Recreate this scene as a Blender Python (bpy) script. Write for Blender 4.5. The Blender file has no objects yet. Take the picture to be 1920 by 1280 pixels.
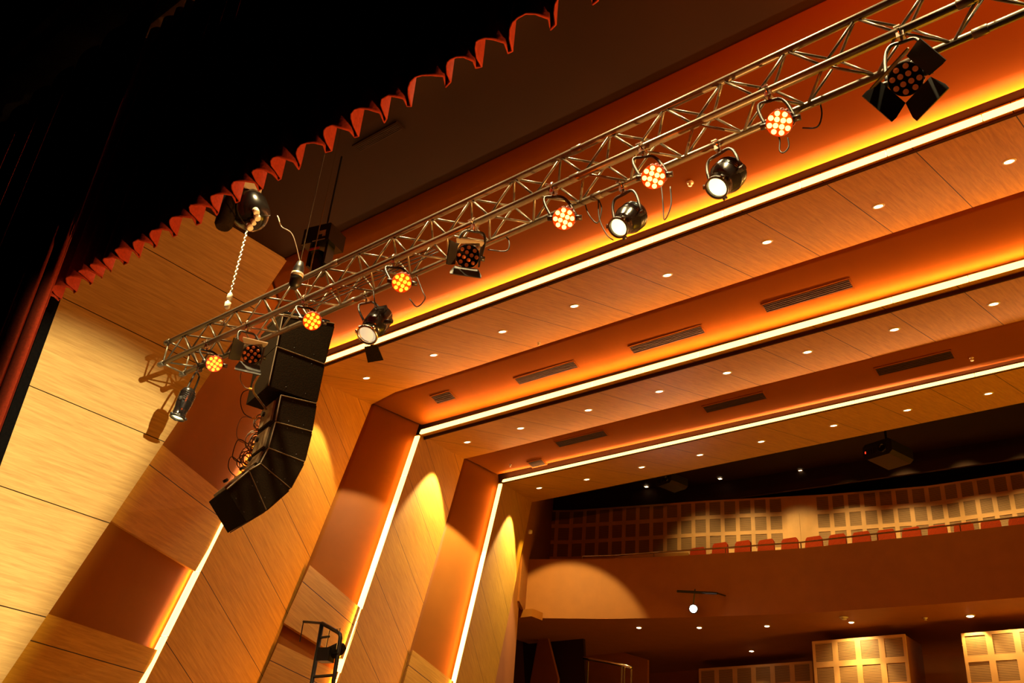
import bpy, math, random
from mathutils import Vector as V, Matrix

# ------------------------------------------------------------------ camera, light, exposure
CAMZ = 2.6                       # camera height above the house floor (stage floor at 1.0)
F = 1828.0                       # focal length in pixels of a 1920x1280 frame
CO = V((0, 0, CAMZ))
def _unit(x, y): return V((x - 960.0, y - 640.0, F)).normalized()
_Z = _unit(1260, -2600)
_X = -_unit(-1480, 1445); _X = (_X - _Z * _X.dot(_Z)).normalized()
_Y = -_X.cross(_Z)
ROT = Matrix((_X, _Y, _Z))       # camera (right, down, forward) -> world
scn = bpy.context.scene
COL = scn.collection
cam_d = bpy.data.cameras.new('camera'); cam = bpy.data.objects.new('camera', cam_d); COL.objects.link(cam)
cam_d.sensor_width = 36; cam_d.lens = F / 1920 * 36; cam_d.clip_start = 0.05; cam_d.clip_end = 200
r_, d_, f_ = ROT.col[0], ROT.col[1], ROT.col[2]
cm = Matrix((r_, -d_, -f_)).transposed().to_4x4(); cm.translation = CO
cam.matrix_world = cm
scn.camera = cam
scn.view_settings.view_transform = 'Standard'; scn.view_settings.look = 'None'
scn.view_settings.exposure = 0.0; scn.view_settings.gamma = 1.0; scn.view_settings.use_curve_mapping = False
scn.cycles.use_denoising = True
scn.cycles.max_bounces = 6; scn.cycles.diffuse_bounces = 3; scn.cycles.glossy_bounces = 3
scn.cycles.sample_clamp_indirect = 4.0
w = bpy.data.worlds.new('world'); scn.world = w; w.use_nodes = True
w.node_tree.nodes['Background'].inputs[0].default_value = (1.0, 0.42, 0.12, 1)
w.node_tree.nodes['Background'].inputs[1].default_value = 0.0

WARM = (1.0, 0.56, 0.17); AMBER = (1.0, 0.42, 0.08)
def look(loc, tgt): return (V(tgt) - V(loc)).to_track_quat('-Z', 'Y').to_euler()
def area(name, loc, tgt, sx, sy, power, col):
    l = bpy.data.lights.new(name, 'AREA'); l.shape = 'RECTANGLE'; l.size = sx; l.size_y = sy; l.energy = power; l.color = col
    o = bpy.data.objects.new(name, l); COL.objects.link(o); o.location = V(loc) + CO; o.rotation_euler = look(loc, tgt); return o
def spot(name, loc, tgt, half, power, col, blend=0.15, rad=0.05):
    l = bpy.data.lights.new(name, 'SPOT'); l.spot_size = math.radians(half * 2); l.spot_blend = blend
    l.energy = power; l.color = col; l.shadow_soft_size = rad
    o = bpy.data.objects.new(name, l); COL.objects.link(o); o.location = V(loc) + CO; o.rotation_euler = look(loc, tgt); return o
# fill panels added in place of the auditorium's light, out of the frame to the right and below
area('house_fill', (3.5, 23, -1.0), (-7, 12, 8.5), 9, 4, 1350, (1.0, 0.43, 0.005))
area('house_fill', (-3.5, 12, -2.2), (-8, 13, 9.0), 10, 10, 60, (1.0, 0.45, 0.03))  # added upward fill in place of light bounced off the floor
# stage light on the side wall
spot('side_light', (1.5, 0.3, 1.0), (-12, 4.75, 2.5), 14.5, 13500, (1.0, 0.92, 0.50), 0.35, 0.012)
# light from over the stage side of the truss
for x_ in (-8.4, -6.2, -4.0, -1.8, 0.4):
    spot('truss_light', (x_, 3.85, 8.0), (x_, 4.93, 5.0), 31, 2100, (1.0, 0.74, 0.34), 0.5, 0.12)
# red light on the curtain folds, from the audience side
spot('curtain_light', (-1.0, 7.5, -0.5), (-5.0, 3.4, 5.0), 26, 4200, (1.0, 0.48, 0.12), 0.5, 0.05)

# ------------------------------------------------------------------ helpers
def ray(x, y): return (ROT @ _unit(x, y)).normalized()
def hit(x, y, n, k):                     # n.p = k with p relative to the camera
    r = ray(x, y); return r * (k / V(n).dot(r))
def at(x, y, Y): return hit(x, y, (0, 1, 0), Y)
def ang_pt(x, y, D): return ray(x, y) * D

class MB:
    def __init__(s): s.v = []; s.f = []; s.m = []; s.uv = {}
    def add(s, vs, fs, mi=0):
        b = len(s.v); s.v += [tuple(v) for v in vs]; s.f += [tuple(b + i for i in f) for f in fs]; s.m += [mi] * len(fs)
    def box(s, c, sz, rot=None, mi=0):
        c = V(c); hx, hy, hz = sz[0] / 2, sz[1] / 2, sz[2] / 2
        vs = []
        for x, y, z in ((-1,-1,-1),(1,-1,-1),(1,1,-1),(-1,1,-1),(-1,-1,1),(1,-1,1),(1,1,1),(-1,1,1)):
            p = V((x * hx, y * hy, z * hz))
            if rot is not None: p = rot @ p
            vs.append(c + p)
        s.add(vs, [(0,3,2,1),(4,5,6,7),(0,1,5,4),(1,2,6,5),(2,3,7,6),(3,0,4,7)], mi)
    def hexa(s, a, b, mi=0):             # two matching polygons joined
        n = len(a); vs = list(a) + list(b)
        fs = [tuple(range(n))[::-1], tuple(range(n, 2 * n))]
        fs += [(i, (i + 1) % n, n + (i + 1) % n, n + i) for i in range(n)]
        s.add(vs, fs, mi)
    def tube(s, pts, r, seg=8, mi=0, cap=True):
        pts = [V(p) for p in pts]; n = len(pts); rs = r if isinstance(r, (list, tuple)) else [r] * n
        vs = []; up = None
        for i, p in enumerate(pts):
            t = (pts[min(i + 1, n - 1)] - pts[max(i - 1, 0)]).normalized()
            if up is None:
                up = V((0, 0, 1)) if abs(t.z) < 0.9 else V((1, 0, 0))
            a = (up - t * up.dot(t)).normalized(); up = a; b = t.cross(a)
            for k in range(seg):
                th = 2 * math.pi * k / seg
                vs.append(p + (a * math.cos(th) + b * math.sin(th)) * rs[i])
        fs = []
        for i in range(n - 1):
            for k in range(seg):
                fs.append((i * seg + k, i * seg + (k + 1) % seg, (i + 1) * seg + (k + 1) % seg, (i + 1) * seg + k))
        if cap: fs += [tuple(range(seg))[::-1], tuple(range((n - 1) * seg, n * seg))]
        s.add(vs, fs, mi)
    def lathe(s, prof, o=(0, 0, 0), ax=(0, 0, 1), seg=20, mi=0, ring=False):   # prof: (radius, along)
        o = V(o); ax = V(ax).normalized(); h = V((0, 0, 1)) if abs(ax.z) < 0.9 else V((1, 0, 0))
        a = (h - ax * h.dot(ax)).normalized(); b = ax.cross(a); vs = []
        for r, t in prof:
            for k in range(seg):
                th = 2 * math.pi * k / seg
                vs.append(o + ax * t + (a * math.cos(th) + b * math.sin(th)) * max(r, 1e-4))
        n = len(prof); fs = []
        for i in range(n - 1):
            for k in range(seg):
                fs.append((i * seg + k, i * seg + (k + 1) % seg, (i + 1) * seg + (k + 1) % seg, (i + 1) * seg + k))
        if ring: fs += [((n - 1) * seg + k, (n - 1) * seg + (k + 1) % seg, (k + 1) % seg, k) for k in range(seg)]
        else: fs += [tuple(range(seg))[::-1], tuple(range((n - 1) * seg, n * seg))]
        s.add(vs, fs, mi)
    def mesh(s, name, mats, smooth=False, uv=None):
        me = bpy.data.meshes.new(name); me.from_pydata([tuple(v) for v in s.v], [], s.f)
        for m in (mats if isinstance(mats, (list, tuple)) else [mats]): me.materials.append(m)
        me.polygons.foreach_set('material_index', s.m)
        if smooth:
            me.polygons.foreach_set('use_smooth', [len(f) <= 4 for f in s.f])
        if uv:
            o, u, v = V(uv[0]), V(uv[1]), V(uv[2]); L = me.uv_layers.new(name='UVMap')
            for lp in me.loops:
                p = me.vertices[lp.vertex_index].co - o; L.data[lp.index].uv = (p.dot(u), p.dot(v))
        me.update(); return me
    def build(s, name, mats, parent=None, smooth=False, uv=None, world=False):
        # world=True: the vertices are camera-relative scene coordinates
        me = s.mesh(name, mats, smooth, uv)
        o = bpy.data.objects.new(name, me); COL.objects.link(o)
        if parent is not None:
            o.parent = parent
            if world:
                inv = basis(parent).inverted() @ Matrix.Translation(CO); me.transform(inv)
        elif world: o.location = CO
        return o
def basis(o):
    m = Matrix.LocRotScale(o.location, o.rotation_euler, o.scale)
    return basis(o.parent) @ m if o.parent else m
def tag(o, label, cat, group=None, kind=None):
    o['label'] = label; o['category'] = cat
    if group: o['group'] = group
    if kind: o['kind'] = kind
    return o
def struct(o): o['kind'] = 'structure'; return o
def empty(name, loc, label, cat, group=None, rot=None):
    o = bpy.data.objects.new(name, None); COL.objects.link(o); o.empty_display_size = 0.1
    o.location = V(loc) + CO
    if rot is not None: o.rotation_euler = rot
    return tag(o, label, cat, group)
def copy_tree(o, parent=None):
    c = o.copy(); COL.objects.link(c)
    if parent: c.parent = parent
    for ch in list(o.children): copy_tree(ch, c)
    return c
def smooth_path(pts, n=6):
    pts = [V(p) for p in pts]; out = []
    P = [pts[0] * 2 - pts[1]] + pts + [pts[-1] * 2 - pts[-2]]
    for i in range(1, len(P) - 2):
        for k in range(n):
            t = k / n; a, b, c, d = P[i-1], P[i], P[i+1], P[i+2]
            out.append(0.5 * ((2*b) + (c-a)*t + (2*a-5*b+4*c-d)*t*t + (-a+3*b-3*c+d)*t**3))
    out.append(pts[-1]); return out

# ------------------------------------------------------------------ materials
def mat(name, col, rough=0.5, metal=0.0, noise=0.0, nscale=8.0, bump=0.0, emit=None, estr=0.0, spec=0.5):
    m = bpy.data.materials.new(name); m.use_nodes = True; nt = m.node_tree; b = nt.nodes['Principled BSDF']
    b.inputs['Base Color'].default_value = (*col, 1); b.inputs['Roughness'].default_value = rough
    b.inputs['Metallic'].default_value = metal; b.inputs['Specular IOR Level'].default_value = spec
    if noise or bump:
        tc = nt.nodes.new('ShaderNodeTexCoord'); nz = nt.nodes.new('ShaderNodeTexNoise'); nz.inputs['Scale'].default_value = nscale
        nz.inputs['Detail'].default_value = 5
        nt.links.new(tc.outputs['Object'], nz.inputs['Vector'])
        if noise:
            r = nt.nodes.new('ShaderNodeValToRGB')
            r.color_ramp.elements[0].position = 0.3; r.color_ramp.elements[1].position = 0.7
            r.color_ramp.elements[0].color = (*[c * (1 - noise) for c in col], 1)
            r.color_ramp.elements[1].color = (*[min(1, c * (1 + noise)) for c in col], 1)
            nt.links.new(nz.outputs['Fac'], r.inputs['Fac']); nt.links.new(r.outputs['Color'], b.inputs['Base Color'])
        if bump:
            bp = nt.nodes.new('ShaderNodeBump'); bp.inputs['Strength'].default_value = bump; bp.inputs['Distance'].default_value = 0.01
            nt.links.new(nz.outputs['Fac'], bp.inputs['Height']); nt.links.new(bp.outputs['Normal'], b.inputs['Normal'])
    if emit:
        b.inputs['Emission Color'].default_value = (*emit, 1); b.inputs['Emission Strength'].default_value = estr
    return m
def wood(name, ca, cb, spacing, off=0.0, rough=0.5):
    """panelling: grain along u, a dark joint every <spacing> metres across v"""
    m = bpy.data.materials.new(name); m.use_nodes = True; nt = m.node_tree; N = nt.nodes.new; L = nt.links.new
    b = nt.nodes['Principled BSDF']; b.inputs['Roughness'].default_value = rough; b.inputs['Specular IOR Level'].default_value = 0.14
    uv = N('ShaderNodeUVMap'); sx = N('ShaderNodeSeparateXYZ'); L(uv.outputs[0], sx.inputs[0])
    mp = N('ShaderNodeMapping'); mp.inputs['Scale'].default_value = (0.9, 14, 1); L(uv.outputs[0], mp.inputs[0])
    n1 = N('ShaderNodeTexNoise'); n1.inputs['Scale'].default_value = 1.6; n1.inputs['Detail'].default_value = 8; n1.inputs['Roughness'].default_value = 0.65; n1.inputs['Distortion'].default_value = 0.6
    L(mp.outputs[0], n1.inputs['Vector'])
    mp2 = N('ShaderNodeMapping'); mp2.inputs['Scale'].default_value = (3, 90, 1); L(uv.outputs[0], mp2.inputs[0])
    n2 = N('ShaderNodeTexNoise'); n2.inputs['Scale'].default_value = 1.5; n2.inputs['Detail'].default_value = 3; L(mp2.outputs[0], n2.inputs['Vector'])
    mx = N('ShaderNodeMath'); mx.operation = 'MULTIPLY_ADD'; mx.inputs[1].default_value = 0.35; L(n2.outputs['Fac'], mx.inputs[0]); L(n1.outputs['Fac'], mx.inputs[2])
    rp = N('ShaderNodeValToRGB'); rp.color_ramp.elements[0].position = 0.42; rp.color_ramp.elements[1].position = 0.85
    rp.color_ramp.elements[0].color = (*ca, 1); rp.color_ramp.elements[1].color = (*cb, 1); L(mx.outputs[0], rp.inputs[0])
    # joints
    a = N('ShaderNodeMath'); a.operation = 'ADD'; a.inputs[1].default_value = -off; L(sx.outputs['Y'], a.inputs[0])
    d = N('ShaderNodeMath'); d.operation = 'DIVIDE'; d.inputs[1].default_value = spacing; L(a.outputs[0], d.inputs[0])
    fr = N('ShaderNodeMath'); fr.operation = 'PINGPONG'; fr.inputs[1].default_value = 0.5; L(d.outputs[0], fr.inputs[0])
    lt = N('ShaderNodeMath'); lt.operation = 'LESS_THAN'; lt.inputs[1].default_value = 0.0065 / spacing; L(fr.outputs[0], lt.inputs[0])
    mc = N('ShaderNodeMix'); mc.data_type = 'RGBA'; L(lt.outputs[0], mc.inputs['Factor']); L(rp.outputs[0], mc.inputs['A'])
    mc.inputs['B'].default_value = (0.03, 0.012, 0.004, 1); L(mc.outputs['Result'], b.inputs['Base Color'])
    bp = N('ShaderNodeBump'); bp.inputs['Strength'].default_value = 0.08; bp.inputs['Distance'].default_value = 0.004; L(n2.outputs['Fac'], bp.inputs['Height']); L(bp.outputs[0], b.inputs['Normal'])
    return m
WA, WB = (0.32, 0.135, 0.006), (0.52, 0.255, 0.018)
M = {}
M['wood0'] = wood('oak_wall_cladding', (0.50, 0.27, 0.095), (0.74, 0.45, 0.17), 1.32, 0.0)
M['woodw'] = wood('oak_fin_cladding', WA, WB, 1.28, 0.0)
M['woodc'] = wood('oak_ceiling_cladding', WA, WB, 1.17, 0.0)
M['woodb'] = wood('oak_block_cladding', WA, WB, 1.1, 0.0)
M['paint'] = mat('satin_terracotta_paint', (0.23, 0.072, 0.005), 0.5, noise=0.05, nscale=1.5, spec=0.02)
M['paint2'] = mat('terracotta_render', (0.31, 0.10, 0.007), 0.65, noise=0.06, nscale=3)
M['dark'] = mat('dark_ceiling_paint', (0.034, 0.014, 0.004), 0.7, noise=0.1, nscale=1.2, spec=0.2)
M['void'] = mat('cavity_shade_paint', (0.045, 0.018, 0.006), 0.8, noise=0.1, spec=0.1)  # shade of the cove gap put into a dark colour
M['black'] = mat('matt_black_metal', (0.012, 0.010, 0.009), 0.42, noise=0.2, nscale=20)
M['gloss'] = mat('gloss_black_metal', (0.010, 0.008, 0.007), 0.22, noise=0.2, nscale=20, spec=0.7)
M['blackcloth'] = mat('black_masking_cloth', (0.004, 0.003, 0.003), 0.95, noise=0.3, nscale=30, spec=0.05)
M['alu'] = mat('dull_aluminium', (0.15, 0.12, 0.085), 0.33, 0.35, noise=0.12, nscale=30)
M['steel'] = mat('polished_steel', (0.7, 0.62, 0.5), 0.22, 1.0, noise=0.05)
M['flap'] = mat('pale_metal_lit_flap', (0.55, 0.45, 0.33), 0.45, 0.3, noise=0.05)  # pale metal; on upper barn doors the paleness stands for light they catch
M['cab'] = mat('speaker_cabinet_paint', (0.014, 0.008, 0.003), 0.8, noise=0.25, nscale=60, bump=0.25, spec=0.06)
M['cabedge'] = mat('pale_cabinet_edge', (0.16, 0.11, 0.06), 0.5, noise=0.2, nscale=20)
M['cable'] = mat('black_rubber_cable', (0.02, 0.014, 0.01), 0.5, noise=0.1)
M['cablegrey'] = mat('grey_rubber_cable', (0.34, 0.29, 0.22), 0.5, noise=0.1)
M['yellow'] = mat('yellow_plug', (0.75, 0.45, 0.05), 0.4, noise=0.05)
M['white'] = mat('white_plastic', (0.75, 0.7, 0.6), 0.4, noise=0.04)
M['velvet'] = mat('red_velvet', (0.22, 0.02, 0.005), 0.9, noise=0.2, nscale=40, bump=0.3, spec=0.15)
M['seat'] = mat('orange_red_upholstery', (0.62, 0.065, 0.008), 0.8, noise=0.25, nscale=60, bump=0.2)
M['floor'] = mat('house_floor', (0.22, 0.09, 0.02), 0.6, noise=0.2, nscale=2)
M['led'] = mat('led_cove_strip', (1, 0.8, 0.5), 0.5, emit=(1.0, 0.52, 0.14), estr=4.5, noise=0.02)
M['down'] = mat('downlight_glass', (1, 0.9, 0.7), 0.3, emit=(1.0, 0.72, 0.38), estr=26, noise=0.02)
M['downs'] = mat('small_downlight_glass', (1, 0.9, 0.7), 0.3, emit=(1.0, 0.74, 0.42), estr=5, noise=0.02)
M['amberlens'] = mat('lit_amber_led_lens', (1, 0.5, 0.1), 0.2, emit=(1.0, 0.14, 0.008), estr=5, noise=0.02)
M['hotamber'] = mat('bright_amber_led_lens', (1, 0.6, 0.1), 0.2, emit=(1.0, 0.36, 0.07), estr=8, noise=0.02)
M['offlens'] = mat('unlit_led_lens', (0.30, 0.07, 0.02), 0.15, noise=0.1, emit=(1.0, 0.12, 0.01), estr=0.10)
M['ledface'] = mat('led_par_face', (0.10, 0.012, 0.004), 0.35, noise=0.1, emit=(1.0, 0.05, 0.0), estr=0.6)  # red emission on the plate imitates the halo round the lit lenses
M['redbody'] = mat('red_lit_housing', (0.16, 0.02, 0.008), 0.35, noise=0.1)  # red glow of the LEDs put into the housing colour
M['lamplens'] = mat('lit_lamp_lens', (1, 0.9, 0.75), 0.2, emit=(1.0, 0.76, 0.30), estr=3, noise=0.02)
M['hotlens'] = mat('glaring_white_lens', (1, 1, 1), 0.2, emit=(1.0, 0.85, 0.80), estr=260, noise=0.02)
M['dimlens'] = mat('half_lit_lens', (0.35, 0.3, 0.2), 0.1, emit=(1.0, 0.78, 0.45), estr=0.7, noise=0.1)
M['redled'] = mat('red_indicator', (1, 0.05, 0.02), 0.3, emit=(1.0, 0.03, 0.01), estr=2.5, noise=0.02)
M['grille'] = mat('dark_grille_metal', (0.04, 0.016, 0.006), 0.6, noise=0.2)
M['panelframe'] = mat('pale_acoustic_frame', (0.72, 0.43, 0.15), 0.5, noise=0.08, nscale=3)
def tile_mat():
    m = bpy.data.materials.new('slotted_acoustic_tile'); m.use_nodes = True; nt = m.node_tree; N = nt.nodes.new; L = nt.links.new
    b = nt.nodes['Principled BSDF']; b.inputs['Roughness'].default_value = 0.6
    tc = N('ShaderNodeTexCoord'); sx = N('ShaderNodeSeparateXYZ'); L(tc.outputs['Object'], sx.inputs[0])
    mu = N('ShaderNodeMath'); mu.operation = 'MULTIPLY'; mu.inputs[1].default_value = 26; L(sx.outputs['Z'], mu.inputs[0])
    fr = N('ShaderNodeMath'); fr.operation = 'FRACT'; L(mu.outputs[0], fr.inputs[0])
    rp = N('ShaderNodeValToRGB'); rp.color_ramp.elements[0].position = 0.35; rp.color_ramp.elements[1].position = 0.5
    rp.color_ramp.elements[0].color = (0.12, 0.07, 0.025, 1); rp.color_ramp.elements[1].color = (0.44, 0.26, 0.09, 1)
    L(fr.outputs[0], rp.inputs[0]); L(rp.outputs[0], b.inputs['Base Color'])
    return m
M['tile'] = tile_mat()

# ------------------------------------------------------------------ room shell (coordinates relative to the camera)
FLZ = -2.6
def polyslab(name, pts, back, mats, uv=None, parent=None):
    pts = [V(p) for p in pts]; m = MB(); m.hexa(pts, [p + V(back) for p in pts])
    o = m.build(name, mats, parent, uv=uv, world=True)
    return struct(o) if parent is None else o
# wood wall beside the stage, plane x=-12
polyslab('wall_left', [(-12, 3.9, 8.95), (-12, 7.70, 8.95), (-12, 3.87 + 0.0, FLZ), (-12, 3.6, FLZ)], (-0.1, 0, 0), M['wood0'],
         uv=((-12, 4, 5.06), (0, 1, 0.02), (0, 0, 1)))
# dark flat ceiling over the stage side
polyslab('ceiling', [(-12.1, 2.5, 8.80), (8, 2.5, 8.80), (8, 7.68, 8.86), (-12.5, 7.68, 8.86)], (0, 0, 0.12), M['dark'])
E = ray(1380, -950)
E = E.normalized()
panels = []    # ceiling plane per portal: y1, ratio, slope
for k, (y1, ra, t, cor, far, farx) in enumerate([(10.0, 0.843, 0.306, (562, 698), (697, 758), (741, 735)),
                                        (13.9, 0.627, 0.26, (789, 815), (870, 860), (925, 847)),
                                        (17.5, 0.515, 0.26, (943, 905), (997, 941), (1060, 929))]):
    n = V((0, -t, 1)); kk = ra * y1 - t * y1
    a = hit(*cor, n, kk); b = hit(*far, n, kk); c = hit(*farx, n, kk)
    sd = (b - a).normalized()
    nw = E.cross(sd).normalized()
    if nw.x < 0: nw = -nw
    panels.append(dict(n=n, k=kk, a=a, b=b, c=c, sd=sd, nw=nw, kw=nw.dot(a), y1=y1, t=t, ra=ra))
XR = 4.0
def down(p, z=FLZ, d=None):
    d = E if d is None else d
    return p - d * ((p.z - z) / d.z)
SEAMX = [-4.905, -4.369, -4.889]
SEAMV = [(439, 960), (705, 1077), (857, 1090)]
for k, P in enumerate(panels):
    up = V((0, -P['t'], 1)).normalized()
    cd = V((0, 1, P['t'])).normalized()
    # ceiling panel
    pts = [P['a'], V((XR, P['a'].y, P['a'].z)), V((XR, P['c'].y, P['c'].z)), P['c'], P['b']]
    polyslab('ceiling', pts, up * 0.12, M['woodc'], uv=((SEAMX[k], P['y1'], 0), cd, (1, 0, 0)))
    # wall panel
    q = hit(*SEAMV[k], P['nw'], P['kw']); seam = (hit(1990, 3290, (0, 0, 1), 1e6)).normalized()
    seam = -ray(1990, 3290) if ray(1990, 3290).y < 0 else ray(1990, 3290)
    seam = (seam - P['nw'] * seam.dot(P['nw'])).normalized(); vx = P['nw'].cross(seam).normalized()
    pts = [P['a'], P['b'], down(P['b']), down(P['a'])]
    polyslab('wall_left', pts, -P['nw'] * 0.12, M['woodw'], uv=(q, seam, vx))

# painted recesses between the portals
E0 = V((0, 0.333, 1)).normalized()
b0 = V((-12.0, 7.66, 8.82))
low = [(0.872, 0.870), (0.648, 0.634), (0.529, 0.521)]   # far edge of each painted ceiling, z/y at the wall and at x=0
for k in range(3):
    A = panels[k]['a']; y1 = panels[k]['y1']
    if k == 0: c0, cR = V((-12.4, 7.62, 8.84)), V((XR, 7.62, 8.84)); bw = V((-12.38, 7.50, 8.84)); ebw = E0
    else:
        Pp = panels[k-1]; c0 = Pp['b'] + V((0.0, -0.06, 0.03)); cR = V((XR, Pp['c'].y - 0.05, Pp['c'].z + 0.02)); bw = Pp['b'] + V((-0.03, -0.05, 0)); ebw = E
    rw, rx = low[k]; ye = y1 - 0.10
    dL = V((A.x - 0.05, ye, rw * ye)); dR = V((XR, ye, rx * ye))
    edge = [c0, cR] if k == 0 else [c0, V((panels[k-1]['c'].x, cR.y, cR.z)), cR]
    if k: f_ = (edge[1].x - edge[0].x) / (cR.x - edge[0].x)
    m = MB(); NX, NY = 48, 8
    for i in range(NX + 1):
        q = (i / NX) ** 1.5
        tp_ = c0.lerp(cR, q) if k == 0 else (edge[0].lerp(edge[1], q / f_) if q < f_ else edge[1].lerp(edge[2], (q - f_) / (1 - f_)))
        for j in range(NY + 1): m.v.append(tp_.lerp(dL.lerp(dR, q), j / NY))
    for i in range(NX):
        for j in range(NY): q = i * (NY + 1) + j; m.f.append((q, q + 1, q + NY + 2, q + NY + 1)); m.m.append(0)
    o = struct(m.build('ceiling', M['paint'], smooth=True, world=True)); sd = o.modifiers.new('thick', 'SOLIDIFY'); sd.thickness = .04; sd.offset = -1 if o.data.polygons[0].normal.z < 0 else 1
    # dark board behind the cove lip, in place of the cavity's shade
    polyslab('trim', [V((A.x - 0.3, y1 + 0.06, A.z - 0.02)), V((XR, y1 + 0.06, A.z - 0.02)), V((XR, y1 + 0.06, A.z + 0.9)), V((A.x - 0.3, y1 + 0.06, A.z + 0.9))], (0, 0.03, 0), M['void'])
    # painted wall
    wl = A + V((-0.10, 0.02, 0.0)); wl = V((A.x, A.y, A.z)) - panels[k]['nw'] * 0.12
    top = 0.55
    t1 = bw + ebw * top; t2 = wl + E * top
    g2, g1 = down(t2), down(t1, d=ebw)
    panels[k]['pw'] = (t1, t2, g2, g1)
    m = MB(); R = 30; C = 8
    for i in range(R + 1):
        for j in range(C + 1): m.v.append(t1.lerp(t2, j / C).lerp(g1.lerp(g2, j / C), i / R))
    for i in range(R):
        for j in range(C): q = i * (C + 1) + j; m.f.append((q, q + 1, q + C + 2, q + C + 1)); m.m.append(0)
    o = struct(m.build('wall_left', M['paint'], smooth=True, world=True)); sd = o.modifiers.new('thick', 'SOLIDIFY'); sd.thickness = .05; sd.offset = 1 if o.data.polygons[0].normal.dot(t1) > 0 else -1

# timber blocks crossing the painted recesses
def onpatch(k, x, y):
    t1, t2, g2, g1 = panels[k]['pw']; r = ray(x, y); f = lambda a, b: t1.lerp(t2, a).lerp(g1.lerp(g2, a), b)
    a, b = 0.5, 0.5
    for _ in range(30):
        p = f(a, b); da = (f(a + .01, b) - p) / .01; db = (f(a, b + .01) - p) / .01
        A = Matrix((da, db, -r)).transposed(); sol = A.inverted() @ (-p)
        a += sol[0]; b += sol[1]
    return f(a, b)
def block(k, px, nrm=1):
    pts = [onpatch(k, x, y) for x, y in px]
    n = (pts[1] - pts[0]).cross(pts[-1] - pts[0]).normalized()
    if n.dot(pts[0]) > 0: n = -n
    pts = [p - ray(*q) * (0.09 / -n.dot(ray(*q))) for p, q in zip(pts, px)]
    u = (pts[1] - pts[0]).normalized(); v = n.cross(u).normalized()
    m = MB(); R = 6; N4 = len(pts)
    front = pts; back = [p - n * 0.085 for p in pts]
    m.hexa(front, back)
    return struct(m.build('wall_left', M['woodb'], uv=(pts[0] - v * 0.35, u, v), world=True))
block(0, [(284, 817), (440, 944), (366, 1071), (188, 964)])
block(0, [(62, 1141), (297, 1219), (230, 1330), (-75, 1330)])
block(1, [(581, 1059), (679, 1142), (646, 1237), (532, 1167)])
block(1, [(521, 1205), (640, 1262), (620, 1340), (460, 1340)])
block(2, [(774, 1218), (856, 1282), (840, 1340), (740, 1340)])

# cove strips
def strip(name, p, q, h, out, thick, label, fwd=0.04):
    """a glowing bar from p to q; h: height vector, out: depth direction"""
    L = (q - p).length; n = max(1, int(round(L / 1.17)))
    t = empty(name, p, label, 'cove light', 'glowing cove strips')
    d = (q - p) / n; g = d.normalized() * 0.006
    for i in range(n):
        a = p + d * i + g; b = p + d * (i + 1) - g
        m = MB(); m.hexa([a - out * fwd, b - out * fwd, b + h, a + h], [a + out * thick, b + out * thick, b + h + out * thick, a + h + out * thick])
        m.build('diffuser_segment', M['led'], t, world=True)
    m = MB(); a = p - out * 0.0 + out * thick; m.hexa([p + out * thick + h * 0.05, q + out * thick + h * 0.05, q + h * 1.02 + out * thick, p + h * 1.02 + out * thick], [x + out * 0.012 for x in (p + out * thick + h * 0.05, q + out * thick + h * 0.05, q + h * 1.02 + out * thick, p + h * 1.02 + out * thick)])
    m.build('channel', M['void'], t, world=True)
names = ['front', 'middle', 'rear']
for k, P in enumerate(panels):
    A = P['a']; up = V((0, -P['t'], 1)).normalized()
    hgt = [0.095, 0.105, 0.075][k]
    strip('cove_light', A + V((0.02, -0.035, 0)), V((XR, A.y - 0.035, A.z)), V((0, 0.0, hgt)), V((0, 1, 0)), 0.02,
          'glowing amber cove strip along the near edge of the %s timber ceiling panel' % names[k])
    ws = A - E * 0.05; side = (-P['sd']).normalized()
    side = V((-P['nw'].y, P['nw'].x, 0)).normalized()
    if side.y > 0: side = -side
    ofs = side * 0.03
    strip('cove_light', ws + ofs, down(ws) + ofs, -P['nw'] * [0.115, 0.115, 0.10][k], -side, 0.02,
          'glowing upright cove strip down the near edge of the %s timber side-wall fin' % names[k])

def cove(p, q, face, w_, power, fwd=0.0):
    """LED tape lying in a cove from p to q, facing <face>"""
    L = (q - p).length; l = bpy.data.lights.new('cove_fill', 'AREA'); l.shape = 'RECTANGLE'; l.size = L; l.size_y = w_; l.energy = power; l.color = (1.0, 0.39, 0.13)
    x = (q - p).normalized(); z = -(V(face) - x * x.dot(V(face))).normalized(); y = z.cross(x)
    o = bpy.data.objects.new('cove_fill', l); COL.objects.link(o)
    m = Matrix((x, y, z)).transposed().to_4x4(); m.translation = (p + q) / 2 + CO; o.matrix_world = m
for k, P in enumerate(panels):  # extra lamps beside the strips, added for the glow on the recesses
    A = P['a']; hz = [0.10, 0.11, 0.08][k]; yy = [.075, .07, .07][k]
    ty, tz = [.07, .11, .11][k], [.105, .08, .06][k]
    cove(A + V((0.15, -ty, tz)), V((XR, A.y - ty, A.z + tz)), (0, [-.8, -.42, -.42][k], 1), .025, [400, 300, 240][k])
    side = V((-P['nw'].y, P['nw'].x, 0)).normalized()
    if side.y > 0: side = -side
    ws = A - E * 0.15 + side * .10 - P['nw'] * .065
    cove(ws, down(ws), side * .42 - P['nw'], .025, [90, 90, 80][k])

# floors
m = MB(); m.box((-4, 16, FLZ - 0.1), (34, 32, 0.2)); struct(m.build('floor', M['floor'], world=True))
m = MB(); m.box((-2, 0.0, -1.7), (24, 7.0, 0.2)); struct(m.build('floor', M['blackcloth'], world=True))

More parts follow.
